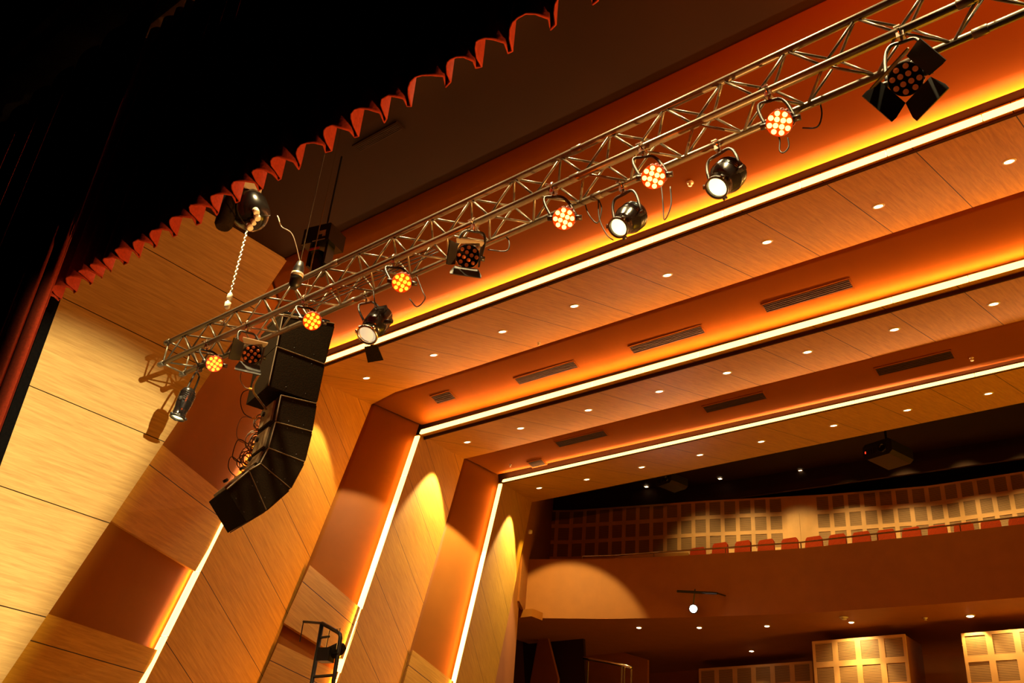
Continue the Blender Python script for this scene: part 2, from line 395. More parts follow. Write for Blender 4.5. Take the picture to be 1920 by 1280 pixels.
# ------------------------------------------------------------------ rear of the hall
def interp(tab, x):
    if x <= tab[0][0]: return tab[0][1]
    for (x0, y0), (x1, y1) in zip(tab, tab[1:]):
        if x <= x1: return y0 + (y1 - y0) * (x - x0) / (x1 - x0)
    return tab[-1][1]
FT = [(-20, 21.0), (-18, 21.9), (-15.8, 22.85), (-13.6, 23.5), (-10.6, 24.2), (-7.3, 24.55), (-4, 24.75), (0, 24.8), (5, 24.5)]
xs = [-20 + i * 0.5 for i in range(51)]
m = MB()
for a, b in zip(xs, xs[1:]):
    ya, yb = interp(FT, a), interp(FT, b)
    m.add([(a, ya, 6.87), (b, yb, 6.87), (b, yb, 8.6), (a, ya, 8.6), (a, ya + .15, 6.87), (b, yb + .15, 6.87), (b, yb + .15, 8.6), (a, ya + .15, 8.6)],
          [(0, 1, 2, 3), (5, 4, 7, 6), (3, 2, 6, 7), (0, 4, 5, 1)])
fo = m.build('wall_balcony', M['paint2'], world=True); struct(fo)
# soffit and balcony floor
m = MB()
for a, b in zip(xs, xs[1:]):
    ya, yb = interp(FT, a), interp(FT, b)
    m.add([(a, ya + .1, 6.88), (b, yb + .1, 6.88), (b, 33, 6.88), (a, 33, 6.88), (a, ya + .1, 7.5), (b, yb + .1, 7.5), (b, 33, 9.2), (a, 33, 9.2)], [(0, 3, 2, 1), (4, 5, 6, 7)])
struct(m.build('ceiling_under_balcony', M['paint2'], world=True))
# rear upper ceiling
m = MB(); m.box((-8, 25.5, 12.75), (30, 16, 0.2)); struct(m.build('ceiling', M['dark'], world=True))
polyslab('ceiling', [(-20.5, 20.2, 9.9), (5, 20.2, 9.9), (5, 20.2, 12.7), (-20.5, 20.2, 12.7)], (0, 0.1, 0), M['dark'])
# back upper wall with acoustic tiles
BT = [(-21.5, 25.9), (-20, 26.6), (-15.3, 27.9), (-11.7, 29.1), (-8.7, 29.8), (-6, 29.9), (6, 30.0)]
def tiled_wall(name, parent, pts, ztop, zbot, step=0.63, gap=0.15, skip=()):
    """pts: plan polyline; a frame grid with recessed slotted tiles, one mesh"""
    m = MB(); acc = 0
    for (x0, y0), (x1, y1) in zip(pts, pts[1:]):
        d = V((x1 - x0, y1 - y0, 0)); L = d.length; d.normalize(); n = V((d.y, -d.x, 0))
        if n.y > 0: n = -n
        if (L > 0) and any(a <= acc <= b for a, b in skip):
            m.hexa([V((x0, y0, zbot)), V((x1, y1, zbot)), V((x1, y1, ztop)), V((x0, y0, ztop))], [V((x0, y0, zbot)) - n * .1, V((x1, y1, zbot)) - n * .1, V((x1, y1, ztop)) - n * .1, V((x0, y0, ztop)) - n * .1])
            acc += 1; continue
        g = gap / 2
        # stiles
        for s0, s1 in ((0, g), (L - g, L)):
            a = V((x0, y0, 0)) + d * s0; b = V((x0, y0, 0)) + d * s1
            q = [V((a.x, a.y, zbot)), V((b.x, b.y, zbot)), V((b.x, b.y, ztop)), V((a.x, a.y, ztop))]
            m.hexa(q, [p - n * .06 for p in q])
        a = V((x0, y0, 0)) + d * g; b = V((x0, y0, 0)) + d * (L - g)
        z = ztop; first = True
        while z > zbot:
            h = gap / 2 if first else gap
            q = [V((a.x, a.y, z - h)), V((b.x, b.y, z - h)), V((b.x, b.y, z)), V((a.x, a.y, z))]
            m.hexa(q, [p - n * .06 for p in q])
            z -= h; first = False; z2 = max(z - (step - gap), zbot - 0.2)
            q = [V((a.x, a.y, z2)) - n * .015, V((b.x, b.y, z2)) - n * .015, V((b.x, b.y, z)) - n * .015, V((a.x, a.y, z)) - n * .015]
            m.hexa(q, [p - n * .04 for p in q], 1)
            z = z2
        acc += 1
    return m.build(name, [M['panelframe'], M['tile']], parent, world=True)
pl = []; x = -21.0
while x < 5:
    pl.append((x, interp(BT, x))); 
    nx = x + 0.47
    x = nx
doorpx = hit(1482, 950, (0, 1, 0), 29.15); di = min(range(len(pl)), key=lambda i: abs(pl[i][0] - doorpx.x))
struct(tiled_wall('wall_back', None, pl, 12.0, 8.4, 0.59, 0.13, skip=((di, di + 1),)))
d0, d1 = pl[di], pl[di + 2]
m = MB(); q = [V((d0[0] + .12, d0[1] - .03, 8.4)), V((d1[0] - .1, d1[1] - .03, 8.4)), V((d1[0] - .1, d1[1] - .03, 11.38)), V((d0[0] + .12, d0[1] - .03, 11.38))]
mid = (q[0] + q[1]) / 2
for s in ((q[0], mid - V((.006, 0, 0))), (mid + V((.006, 0, 0)), q[1])):
    w4 = [s[0], s[1], V((s[1].x, s[1].y, 11.38)), V((s[0].x, s[0].y, 11.38))]; m.hexa(w4, [p + V((0, .02, 0)) for p in w4])
struct(m.build('door_1', M['panelframe'], world=True))
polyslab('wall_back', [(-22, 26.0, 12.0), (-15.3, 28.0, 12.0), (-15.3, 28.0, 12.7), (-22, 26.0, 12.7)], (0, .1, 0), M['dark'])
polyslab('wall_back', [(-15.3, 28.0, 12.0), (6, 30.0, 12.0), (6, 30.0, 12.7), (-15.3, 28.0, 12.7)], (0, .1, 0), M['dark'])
# side wall beside the balcony
P3 = panels[2]
wb = P3['b']
polyslab('wall_left', [V((wb.x - .15, wb.y - .05, 12.7)), V((-20.9, 26.6, 12.7)), V((-20.9, 26.6, 7.0)), V((wb.x - .15, wb.y - .05, 7.0))], (-0.1, 0, 0), M['paint2'])
# painted return between the last fin and the balcony
pw = P3['b'] - P3['nw'] * 0.12
q1 = at(985, 1140, 21.8)
polyslab('wall_left', [pw, V((-18.6, 21.7, 8.7)), V((-18.0, 21.7, FLZ)), down(pw)], (-0.05, 0.0, 0), M['paint2'])
# ledge at the balcony's end
m = MB(); l0 = at(985, 1150, 21.6); m.box(l0 + V((-0.1, 0.2, 0.0)), (0.75, 0.5, 0.22)); struct(m.build('trim', M['paint2'], world=True))
# lower rear walls
def wallpx(name, Y, px, mt, th=0.1):
    pts = [at(x, y, Y) for x, y in px]
    return polyslab(name, pts, (0, th, 0), mt)
wallpx('wall_back', 29.6, [(960, 1100), (1960, 1100), (1960, 1330), (960, 1330)], M['paint2'])
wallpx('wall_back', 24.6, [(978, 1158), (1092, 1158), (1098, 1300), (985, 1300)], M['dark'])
wallpx('wall_back', 24.2, [(1012, 1180), (1024, 1184), (1046, 1272), (1044, 1300), (990, 1300)], M['paint2'])
wallpx('wall_back', 26.6, [(1092, 1180), (1162, 1180), (1166, 1222), (1214, 1236), (1214, 1300), (1092, 1300)], M['paint2'])
# lower acoustic blocks
def acoustic_block(x0, x1, Y, ztop, depth, label, step=0.63):
    t = empty('acoustic_block', (x0, Y, FLZ), label, 'acoustic panel')
    n = max(1, int(round((x1 - x0) / step))); pts = [(x0 + (x1 - x0) * i / n, Y) for i in range(n + 1)]
    tiled_wall('tiled_front', t, pts, ztop, 3.4, 0.63, 0.15)
    m = MB(); m.box(((x0 + x1) / 2, Y + depth / 2 + 0.04, (ztop + 3.4) / 2), (x1 - x0 - .02, depth, ztop - 3.4 - .02)); m.build('casing', M['paint2'], t, world=True)
acoustic_block(-11.2, -8.68, 26.0, 6.6, 1.2, 'tiled acoustic block under the balcony, lit brightest at its middle')
acoustic_block(-7.3, -3.5, 26.0, 6.5, 1.2, 'tiled acoustic block under the balcony, cut by the right-hand picture edge')
acoustic_block(-15.95, -12.2, 28.2, 6.6, 0.5, 'dim tiled acoustic panel set back behind the brightly lit block')

# balcony rail, seats
rt = empty('balcony_rail', (-16.7, 22.3, 8.6), 'thin metal handrail running above the curved balcony front', 'handrail')
rp = [V((x, interp(FT, x) + .12, 8.6 + interp([(-17, .10), (-14, .18), (-8, .22), (0, .24)], x))) for x in [-16.6 + i * .4 for i in range(45)]]
m = MB(); m.tube(rp, 0.022, 6); m.build('rail', M['steel'], rt, world=True)
for i in range(0, 45, 5):
    m = MB(); m.tube([rp[i] + V((0, 0, -.3)), rp[i]], 0.014, 6); m.build('post', M['steel'], rt, world=True)
m = MB()
hw = [V((x, interp(FT, x) + .9, 0)) for x in [-16.2, -15.8, -15.2, -14.6, -14.05]]
for a, b in zip(hw, hw[1:]):
    q = [V((a.x, a.y, 8.0)), V((b.x, b.y, 8.0)), V((b.x, b.y, 8.98)), V((a.x, a.y, 8.98 if a is not hw[0] else 8.85))]; m.hexa(q, [p + V((0, .08, 0)) for p in q])
tag(m.build('parapet', M['panelframe'], world=True), 'low pale wooden parapet behind the rail at the near end of the balcony', 'parapet')
def make_seat():
    t = empty('theatre_chair', (0, 0, 0), 's', 'seat', 'red seats along the balcony front')
    m = MB(); rows = [(-.24, -.0, .45), (-.25, .02, .7), (-.235, .04, .92), (-.20, .05, 1.0)]
    fr = []; 
    prof = [(-.24, .42), (-.25, .7), (-.235, .93), (-.19, 1.0), (.19, 1.0), (.235, .93), (.25, .7), (.24, .42)]
    m.hexa([V((x, -.04 + (z - .42) * .1, z)) for x, z in prof], [V((x * .94, .07 + (z - .42) * .1, z)) for x, z in prof])
    m.build('backrest', M['seat'], t)
    m = MB(); m.box((0, .28, .44), (.46, .46, .11)); m.build('seat_cushion', M['seat'], t)
    for s in (-1, 1):
        m = MB(); m.box((s * .29, .22, .62), (.05, .42, .05)); m.box((s * .29, .25, .33), (.04, .3, .62)); m.build('armrest', M['black'], t)
    return t
seatpx = [1228 + i * 35.5 for i in range(17)]
proto = None
for i in range(17):
    xx = -13.75 + i * 0.64
    yy = interp(FT, xx) + 0.85
    o = make_seat() if proto is None else copy_tree(proto)
    proto = proto or o
    o.location = V((xx, yy, 7.93 + interp([(-14, .12), (-13, .28), (-9, .25), (-4, .12)], xx))) + CO
    side = i
    o['label'] = ('orange-red theatre seat behind the balcony rail, ' +
                  ('next to the wooden parapet' if i == 0 else 'number %s along from the wooden parapet' % ['', 'two', 'three', 'four', 'five', 'six', 'seven', 'eight', 'nine', 'ten', 'eleven', 'twelve', 'thirteen', 'fourteen', 'fifteen', 'sixteen', 'seventeen'][i]))

# stair handrail under the balcony
t = empty('stair_handrail', at(1095, 1270, 24.0), 'polished steel tube handrail with square posts below the balcony', 'handrail')
hp = [at(1094, 1233, 24.0), at(1130, 1239, 24.1), at(1166, 1246, 24.2), at(1186, 1252, 24.4)]
m = MB(); m.tube(smooth_path(hp, 3), 0.05, 8); m.build('rail', M['steel'], t, True, world=True)
for px, Y in (((1103, 1240), 24.0), ((1166, 1248), 24.2), ((1171, 1247), 24.3), ((1184, 1254), 24.4)):
    p = at(*px, Y); m = MB(); m.tube([p, V((p.x, p.y, p.z - 1.1))], 0.025, 6); m.build('post', M['steel'], t, world=True)
# ------------------------------------------------------------------ vents
def vent(plane, p0, p1, width, slope, label, kind='long'):
    if isinstance(plane, int):
        x_ = hit(*p0, *pplane(plane)[0]).x + .5; (n, k), slope = pplane(plane, x_)
    else: n, k = plane
    a = hit(*p0, n, k); b = hit(*p1, n, k); mid = (a + b) / 2; L = abs(b.x - a.x)
    dy = V((0, 1, slope)).normalized(); up = V((1, 0, 0)).cross(dy)
    R = Matrix((V((1, 0, 0)), dy, up)).transposed()
    t = empty('ceiling_vent', mid, label, 'vent', 'dark slot vents in the painted ceilings')
    m = MB(); fw = 0.03
    m.box(mid + dy * (width / 2), (L, fw, .03), R); m.box(mid - dy * (width / 2), (L, fw, .03), R)
    for s in (-1, 1): m.box(mid + V((s * L / 2, 0, 0)), (fw, width + fw, .03), R)
    m.build('frame', M['paint'] if kind != 'dark' else M['dark'], t, world=True)
    m = MB(); m.box(mid - up * 0.004 + up * 0.0, (L - .01, width - .01, .012), R)
    for i in range(5):
        m.box(mid - up * 0.012 + dy * ((i - 2) * width / 5.5), (L - .02, .012, .016), R)
    m.build('louvres', M['grille'], t, world=True)
def pplane(k, x=-7.0):
    A = panels[k]['a']; Pp = panels[k-1]; y1 = panels[k]['y1'] - .1; rw = low[k][0] + (low[k][1] - low[k][0]) * max(0, min(1, (x - A.x) / (XR - A.x)))
    s = (rw * y1 - Pp['c'].z - .02) / (y1 - Pp['c'].y + .05)
    n = V((0, -s, 1)); return (n, n.dot(V((0, y1, rw * y1))) - 0.0), s
pl1, s1 = pplane(1); pl2, s2 = pplane(2)
vent(1, (812, 747), (852, 742), 0.26, s1, 'short square ceiling vent nearest the side wall, in the first painted recess')
vent(1, (967, 712), (1083, 685), 0.20, s1, 'slot vent second along from the side wall in the first painted recess')
vent(1, (1183, 655), (1320, 618), 0.20, s1, 'slot vent third along from the side wall in the first painted recess')
vent(1, (1430, 573), (1600, 536), 0.20, s1, 'slot vent farthest from the side wall in the first painted recess')
vent(2, (992, 869), (1022, 867), 0.22, s2, 'small square vent nearest the side wall, in the second painted recess')
vent(2, (1042, 830), (1139, 814), 0.22, s2, 'slot vent second along from the side wall in the second painted recess')
vent(2, (1320, 766), (1436, 742), 0.22, s2, 'slot vent third along from the side wall in the second painted recess')
vent(2, (1643, 696), (1788, 665), 0.22, s2, 'slot vent farthest from the side wall in the second painted recess')
vent((V((0, 0, 1)), 8.80), (668, 277), (752, 236), 0.14, 0.01, 'narrow vent in the dark flat ceiling between curtain and truss', 'dark')

# ------------------------------------------------------------------ downlights
def make_down():
    t = empty('downlight', (0, 0, 0), 'd', 'downlight')
    m = MB(); m.lathe([(.052, .012), (.075, .012), (.08, 0.0), (.075, -.010), (.056, -.012), (.052, 0.0)], seg=20, ring=True); m.build('trim_ring', M['white'], t, True)
    m = MB(); m.lathe([(.054, .008), (.054, -.002), (.04, -.010), (.0, -.013)], seg=18); m.build('lamp', M['down'], t, True)
    return t
DL = [[(687,708),(813,665),(942,621),(1077,573),(1251,515),(1438,453),(1647,386),(1892,302)],
      [(876,828),(976,802),(1103,768),(1236,733),(1363,698),(1514,659),(1677,617),(1863,569)],
      [(1011,914),(1100,898),(1203,875),(1312,852),(1427,827),(1563,797),(1701,768),(1853,737)]]
ORD = ['nearest the side wall', 'second from the side wall', 'third from the side wall', 'fourth from the side wall', 'fifth from the side wall',
       'sixth from the side wall', 'seventh from the side wall', 'eighth from the side wall']
proto = None
for k, row in enumerate(DL):
    P = panels[k]
    for i, px in enumerate(row):
        p = hit(*px, P['n'], P['k'])
        o = make_down() if proto is None else copy_tree(proto); proto = proto or o
        o.location = p + CO; o.rotation_euler = (math.atan(P['t']), 0, 0); o.scale = (1.15,) * 3 if k == 0 else (1.3,) * 3
        o['label'] = 'lit recessed downlight in the %s timber ceiling panel, %s' % (names[k], ORD[i]); o['group'] = 'downlights of the %s timber ceiling panel' % names[k]
        if i < 3 or i == 5:
            spot('downlight_beam', p + V((0, 0, -.06)), p + V((0, 0, -5)), 42, [[650, 1900, 1900][k], 160, 160, 160, 160, 160][i] * 1.0, (1.0, 0.88, 0.85), 0.22, 0.04)
spot('downlight_beam', (-15.6, 19.3, 9.2), (-17.0, 22.6, 5.8), 33, 900, (1.0, 0.72, 0.2), 0.25, 0.04)
# small square lights in the rear dark ceiling
proto = None
for i, px in enumerate([(1212,912),(1350,897),(1372,911),(1501,882),(1520,897),(1696,877),(1745,850),(1793,865),(1880,829)]):
    p = hit(*px, (0, 0, 1), 12.62)
    if proto is None:
        o = empty('ceiling_spotlight', (0, 0, 0), 's', 'downlight')
        m = MB()
        for sx, sy, cx, cy in ((.26, .03, 0, .115), (.26, .03, 0, -.115), (.03, .2, .115, 0), (.03, .2, -.115, 0)): m.box((cx, cy, 0), (sx, sy, .03))
        m.build('frame', M['white'], o); m = MB(); m.box((0, 0, .0), (.2, .2, .02)); m.build('lamp', M['downs'], o); proto = o
    else: o = copy_tree(proto)
    o.location = p + CO; o.scale = (0.55,) * 3
    o['label'] = 'tiny square light in the dark rear ceiling, ' + ['nearest the side wall beside the projector', 'second from the side wall', 'third from the side wall', 'fourth from the side wall', 'fifth from the side wall', 'just beside the larger projector', 'seventh from the side wall', 'eighth from the side wall', 'farthest from the side wall'][i]
    o['group'] = 'small square lights above the balcony'
for x in (-15.4, -13.9, -12.4, -10.9, -9.2, -7.5, -5.9, -4.3):
    y = interp(BT, x)
    spot('balcony_wash', (x + .3, y - 2.0, 12.5), (x, y + .3, 9.0), 34, (420 if x > -15 else 260), (1.0, 0.64, 0.22), 1.0, 0.15)
for x in (-12.5, -9.5, -6.5):
    y = interp(FT, x)
    spot('seat_fill', (x, y - .5, 12.4), (x, y + 1.3, 8.8), 40, 480, (1.0, 0.55, 0.1), 1.0, 0.15)  # unseen spots added to brighten the seats
# soffit downlights
proto = None
for i, px in enumerate([(1198,1176),(1311,1176),(1438,1173),(1596,1166),(1819,1154),(1409,1220),(1810,1210)]):
    p = hit(*px, (0, 0, 1), 6.865)
    if proto is None:
        o = empty('soffit_downlight', (0, 0, 0), 's', 'downlight')
        m = MB(); m.lathe([(.05, .01), (.07, .01), (.075, 0), (.055, -.01)], seg=16, ring=True); m.build('trim_ring', M['white'], o, True)
        m = MB(); m.lathe([(.052, .0), (.05, -.012), (.0, -.018)], seg=16); m.build('lamp', M['down'], o, True); proto = o
    else: o = copy_tree(proto)
    o.location = p + CO; o.scale = (1.6 if i in (4,) else 1.2,) * 3
    o['label'] = 'small lit downlight under the balcony, ' + ['nearest the side wall', 'just below the glaring white spotlight', 'third from the side wall in the front row', 'over the brightly lit tiled block', 'largest glow, farthest from the side wall', 'in the row behind, above the dim tiled panel', 'in the row behind, touching the far tiled block'][i]
    o['group'] = 'downlights under the balcony'
    spot('soffit_beam', p + V((0, 0, -.05)), p + V((0, 0.0, -3)), 44, 200 if i in (3, 4) else 60, (1.0, 0.60, 0.2), 0.4, 0.04)
spot('soffit_beam', (-9.94, 25.4, 6.75), (-9.94, 26.1, 5.9), 60, 110, (1.0, 0.66, 0.26), 0.9, 0.04)
spot('soffit_beam', (-5.9, 25.4, 6.75), (-5.9, 26.1, 5.9), 60, 110, (1.0, 0.66, 0.26), 0.9, 0.04)
exec_after = []

# ------------------------------------------------------------------ curtains
TIPS = [(152,543),(175,524),(197,502),(224,489),(251,471),(283,452),(320,428),(362,408),(400,378),(440,352),(480,338),(515,313),(556,284),(611,255),(659,233),(715,203),(760,173),(835,130),(890,102),(948,70),(1031,26)]
tx = [at(x, y, 3.4).x for x, y in TIPS]; tx = [tx[0] - .9, tx[0] - .6, tx[0] - .3] + tx + [tx[-1] + .34 * i for i in range(1, 12)]
def pleated(name, knots, y, zb, zt, amp, mtl, label, cat, skew=0.30, zjit=0.02, seed=3):
    rnd = random.Random(seed); m = MB(); prof = []
    for i in range(len(knots) - 1):
        a, b = knots[i], knots[i + 1]; L = b - a; am = amp * rnd.uniform(.8, 1.15)
        for j in range(10):
            t = j / 10
            # a broad belly towards the stage and a tight return fold
            ph = t / (1 - skew) if t < 1 - skew else None
            if ph is not None: yy = -am * math.sin(ph * math.pi) ** 0.8 + am * 0.5 * (1 - ph); xx = a + L * (ph * 0.98)
            else:
                ph = (t - (1 - skew)) / skew; yy = am * (0.5 + 0) * (math.sin(ph * math.pi)) * 1.2; xx = a + L * (0.98 - .16 * math.sin(ph * math.pi) + .02 * ph)
            prof.append((xx, y + yy, rnd.uniform(-zjit, zjit)))
    rows = [0, .015, .12, .5, 1.2, 2.4, zt - zb]
    for r in rows:
        k = 1 - 0.35 * min(1, r / 2.5)
        for xx, yy, dz in prof: m.v.append((xx, y + (yy - y) * k, zb + r + (dz * .5 if r < .1 else 0)))
    n = len(prof)
    for r in range(len(rows) - 1):
        for i in range(n - 1):
            m.f.append((r * n + i, r * n + i + 1, (r + 1) * n + i + 1, (r + 1) * n + i)); m.m.append(0)
    o = m.build(name, mtl, smooth=True, world=True)
    sd = o.modifiers.new('thick', 'SOLIDIFY'); sd.thickness = 0.012; sd.offset = 0
    return tag(o, label, cat)
pleated('stage_valance', tx, 3.4, 4.97, 8.7, 0.15, M['velvet'], 'dark red pleated stage valance with a scalloped hem across the upper left', 'curtain')
lx = [-16.5 + i * .42 for i in range(20)]; lx = [x for x in lx if x < -8.9] 
pleated('side_curtain', [-13.5, -12.9, -12.3, -11.7, -11.1, -10.5, -9.9, -9.35, -8.93, -8.62], 3.06, -1.6, 8.6, 0.10, M['velvet'], 'dark red side curtain hanging beside the proscenium at the picture\'s left edge', 'curtain', seed=5)
# proscenium return
m = MB(); m.box((-13.1, 4.22, 3.2), (3.0, .12, 11.6)); struct(m.build('wall_proscenium', M['blackcloth'], world=True))
m = MB(); m.box((0, 3.0, 9.0), (30, .6, .5)); struct(m.build('ceiling_over_curtain', M['blackcloth'], world=True))

# ------------------------------------------------------------------ truss
tr = empty('lighting_truss', (-9.79, 4.935, 5.0), 'long box-section aluminium lighting truss hung across the stage front', 'truss')
TA = V((-9.79, 4.935, 5.0)); TB = V((-0.767, 4.792, 5.0)); TD = (TB - TA).normalized(); TL = 12.0
TY = V((-TD.y, TD.x, 0)); TW = 0.29
def tp(s, w_, h): return TA + TD * s + TY * w_ + V((0, 0, h))
for w_, h in ((0, 0), (TW, 0), (0, TW), (TW, TW)):
    m = MB(); m.tube([tp(-.03, w_, h), tp(TL, w_, h)], 0.028, 14)
    for s_ in (0.0, 3.0, 6.0, 9.0):
        m.lathe([(.029, -.05), (.034, -.045), (.034, .045), (.029, .05)], tp(s_, w_, h), TD, 12)
    m.build('chord', M['alu'], tr, True, world=True)
step = 0.25; nb = 0
def brace(a, b): 
    m = MB(); m.tube([a, b], 0.0105, 8); m.build('brace', M['alu'], tr, True, world=True)
i = 0; s_ = 0.08
rear = MB()
while s_ < TL - .3:
    u = i % 2; v = 1 - u
    if s_ < 10.9:
        brace(tp(s_, 0, TW * u), tp(s_ + step, 0, TW * v))            # front face
        brace(tp(s_, TW * u, 0), tp(s_ + step, TW * v, 0))            # bottom face
    rear.tube([tp(s_, TW, TW * v), tp(s_ + step, TW, TW * u)], .0105, 6)
    rear.tube([tp(s_, TW * v, TW), tp(s_ + step, TW * u, TW)], .0105, 6)
    s_ += step; i += 1
o = rear.build('rear_lacing', M['alu'], tr, True, world=True); o['kind'] = 'stuff'
for s_ in (0.02,):
    m = MB()
    for a, b in (((0, 0), (TW, 0)), ((0, 0), (0, TW)), ((TW, 0), (TW, TW)), ((0, TW), (TW, TW))): m.tube([tp(s_, *a), tp(s_, *b)], .011, 7)
    m.build('end_frame', M['alu'], tr, True, world=True)
def s_of(px, w_=0, h=0):
    """distance along the chord that a pixel column shows nearest"""
    best = min(range(0, int(TL * 50)), key=lambda j: (proj(tp(j / 50, w_, h)) - V(px)).length)
    return best / 50
def proj(p):
    q = ROT.transposed() @ V(p); return V((960 + F * q.x / q.z, 640 + F * q.y / q.z))

# ------------------------------------------------------------------ fixtures
def frame_to(d, upv=V((0, 0, 1))):
    d = V(d).normalized(); x = upv.cross(d).normalized(); y = d.cross(x)
    return Matrix((x, y, d)).transposed()         # local z = beam
def back_point(lens, bpx, length):
    """a point seen at bpx, farther from the camera than the lens, at the given distance from it"""
    r = ray(*bpx); b = r.dot(lens); disc = b * b - (lens.length_squared - length ** 2)
    return r * (b + math.sqrt(max(disc, 0)))
def clamp(parent, top, hang, sidev):
    """hook clamp round a chord at top, spigot down to hang"""
    m = MB(); n = 14
    m.tube([top + (V((0, 0, 1)) * math.cos(a) + TY * math.sin(a)) * .036 for a in [math.radians(-150 + 300 * k / n) for k in range(n + 1)]], .010, 6)
    m.box(top + V((0, 0, -.045)), (.05, .05, .04)); m.tube([top + V((0, 0, -.05)), hang], .010, 8)
    m.tube([top + TY * -.06 + V((0, 0, -.02)), top + TY * -.015 + V((0, 0, -.02))], .008, 6)
    m.box(top + TY * -.07 + V((0, 0, -.02)), (.04, .012, .012))
    m.build('clamp', M['steel'], parent, world=True)
def yoke(parent, c, R, half, hang, mt='black'):
    x = R.col[0]
    a, b = c + x * half, c - x * half
    up = (hang - c); h = up.length; up.normalize()
    pts = [a, a + up * h * .72, a * .5 + (c + up * h) * .5 + up * h * .0 + x * half * .25, hang + x * half * .35, hang - x * half * .35, b * .5 + (c + up * h) * .5 - x * half * .25, b + up * h * .72, b]
    pts = [a, a + up * h * .55, a + up * h * .85 - x * half * .12, hang + x * half * .6, hang, hang - x * half * .6, b + up * h * .85 + x * half * .12, b + up * h * .55, b]
    m = MB(); m.tube(smooth_path(pts, 3), .012, 6)
    for p, sgn in ((a, 1), (b, -1)): m.tube([p - x * sgn * .02, p + x * sgn * .035], .022, 8)
    m.build('yoke', M[mt], parent, True, world=True)
def led_par(c, aim, top, label, lit=True, doors=None, body='black', size=1.0, group=None, hot=False, roll=0):
    """c: centre of the front face"""
    d = (aim - c).normalized(); R = frame_to(d) @ Matrix.Rotation(math.radians(roll), 3, 'Z'); r = 0.118 * size
    t = empty('led_par_light' if lit else 'barn_door_light', top + V((0, 0, -.05)), label, 'stage light', group)
    m = MB(); o = c - d * .17 * size
    m.lathe([(q_, z_ * size) for q_, z_ in ((r * .55, -.06), (r * .86, -.03), (r * .97, .03), (r * .97, .10), (r * 1.0, .16), (r * 1.0, .172), (r * .93, .172), (r * .93, .150))], o, d, 28)
    for k in range(14):
        th = 2 * math.pi * k / 14; q = R @ V((math.cos(th), math.sin(th), 0)); m.box(o + d * .02 + q * r * .95, (.008, .02, .10), R @ Matrix.Rotation(th, 3, 'Z'))
    m.build('housing', M['redbody'] if body == 'red' else M['gloss'], t, True, world=True)
    m = MB(); m.lathe([(r * .93, .0), (.0, .002)], c - d * .012, d, 28); m.build('face_plate', M['ledface'] if lit else M['gloss'], t, world=True)
    pts = [(.33 * math.cos(math.radians(a)), .33 * math.sin(math.radians(a))) for a in (20, 110, 200, 290)]
    pts += [(.74 * math.cos(math.radians(a)), .74 * math.sin(math.radians(a))) for a in (0, 45, 90, 135, 180, 225, 270, 315)]
    rl = r * (.20 if lit else .17)
    for px_, py_ in pts:
        m = MB(); q = c + R @ V((px_ * r, py_ * r, 0)) - d * .010
        m.lathe([(rl, 0), (rl, .004), (rl * .8, .010), (rl * .4, .014), (0, .015)], q, d, 12)
        m.build('led_lens', M['hotamber' if hot else 'amberlens'] if lit else M['offlens'], t, True, world=True)
    piv = c - d * .09 * size; hang = V((top.x, top.y, top.z - .10))
    if (hang - piv).length < r * 1.15: hang = piv + (hang - piv).normalized() * r * 1.2
    yoke(t, piv, frame_to(d), r * 1.12, hang); clamp(t, top, hang, TD)
    if doors:
        for k, (w0, w1, ln, op, mt) in enumerate(doors):       # around the face: right, top, left, bottom
            th = math.radians(90 * k); Rz = R @ Matrix.Rotation(th, 3, 'Z')
            base = c + Rz @ V((r * .98, 0, .015)); dirn = Rz @ V((math.sin(math.radians(op)), 0, math.cos(math.radians(op))))
            ty = Rz @ V((0, 1, 0)); nrm = dirn.cross(ty).normalized() * .004
            q = [base - ty * w0, base + ty * w0, base + dirn * ln + ty * w1 * 1.0, base + dirn * ln - ty * w1]
            q = [q[0], q[1], q[1].lerp(q[2], .75) + ty * (w1 - w0) * .35, q[2], q[3], q[0].lerp(q[3], .75) - ty * (w1 - w0) * .35]
            mm = MB(); mm.hexa([p + nrm for p in q], [p - nrm for p in q]); mm.build('barn_door', M[mt], t, world=True)
    return t
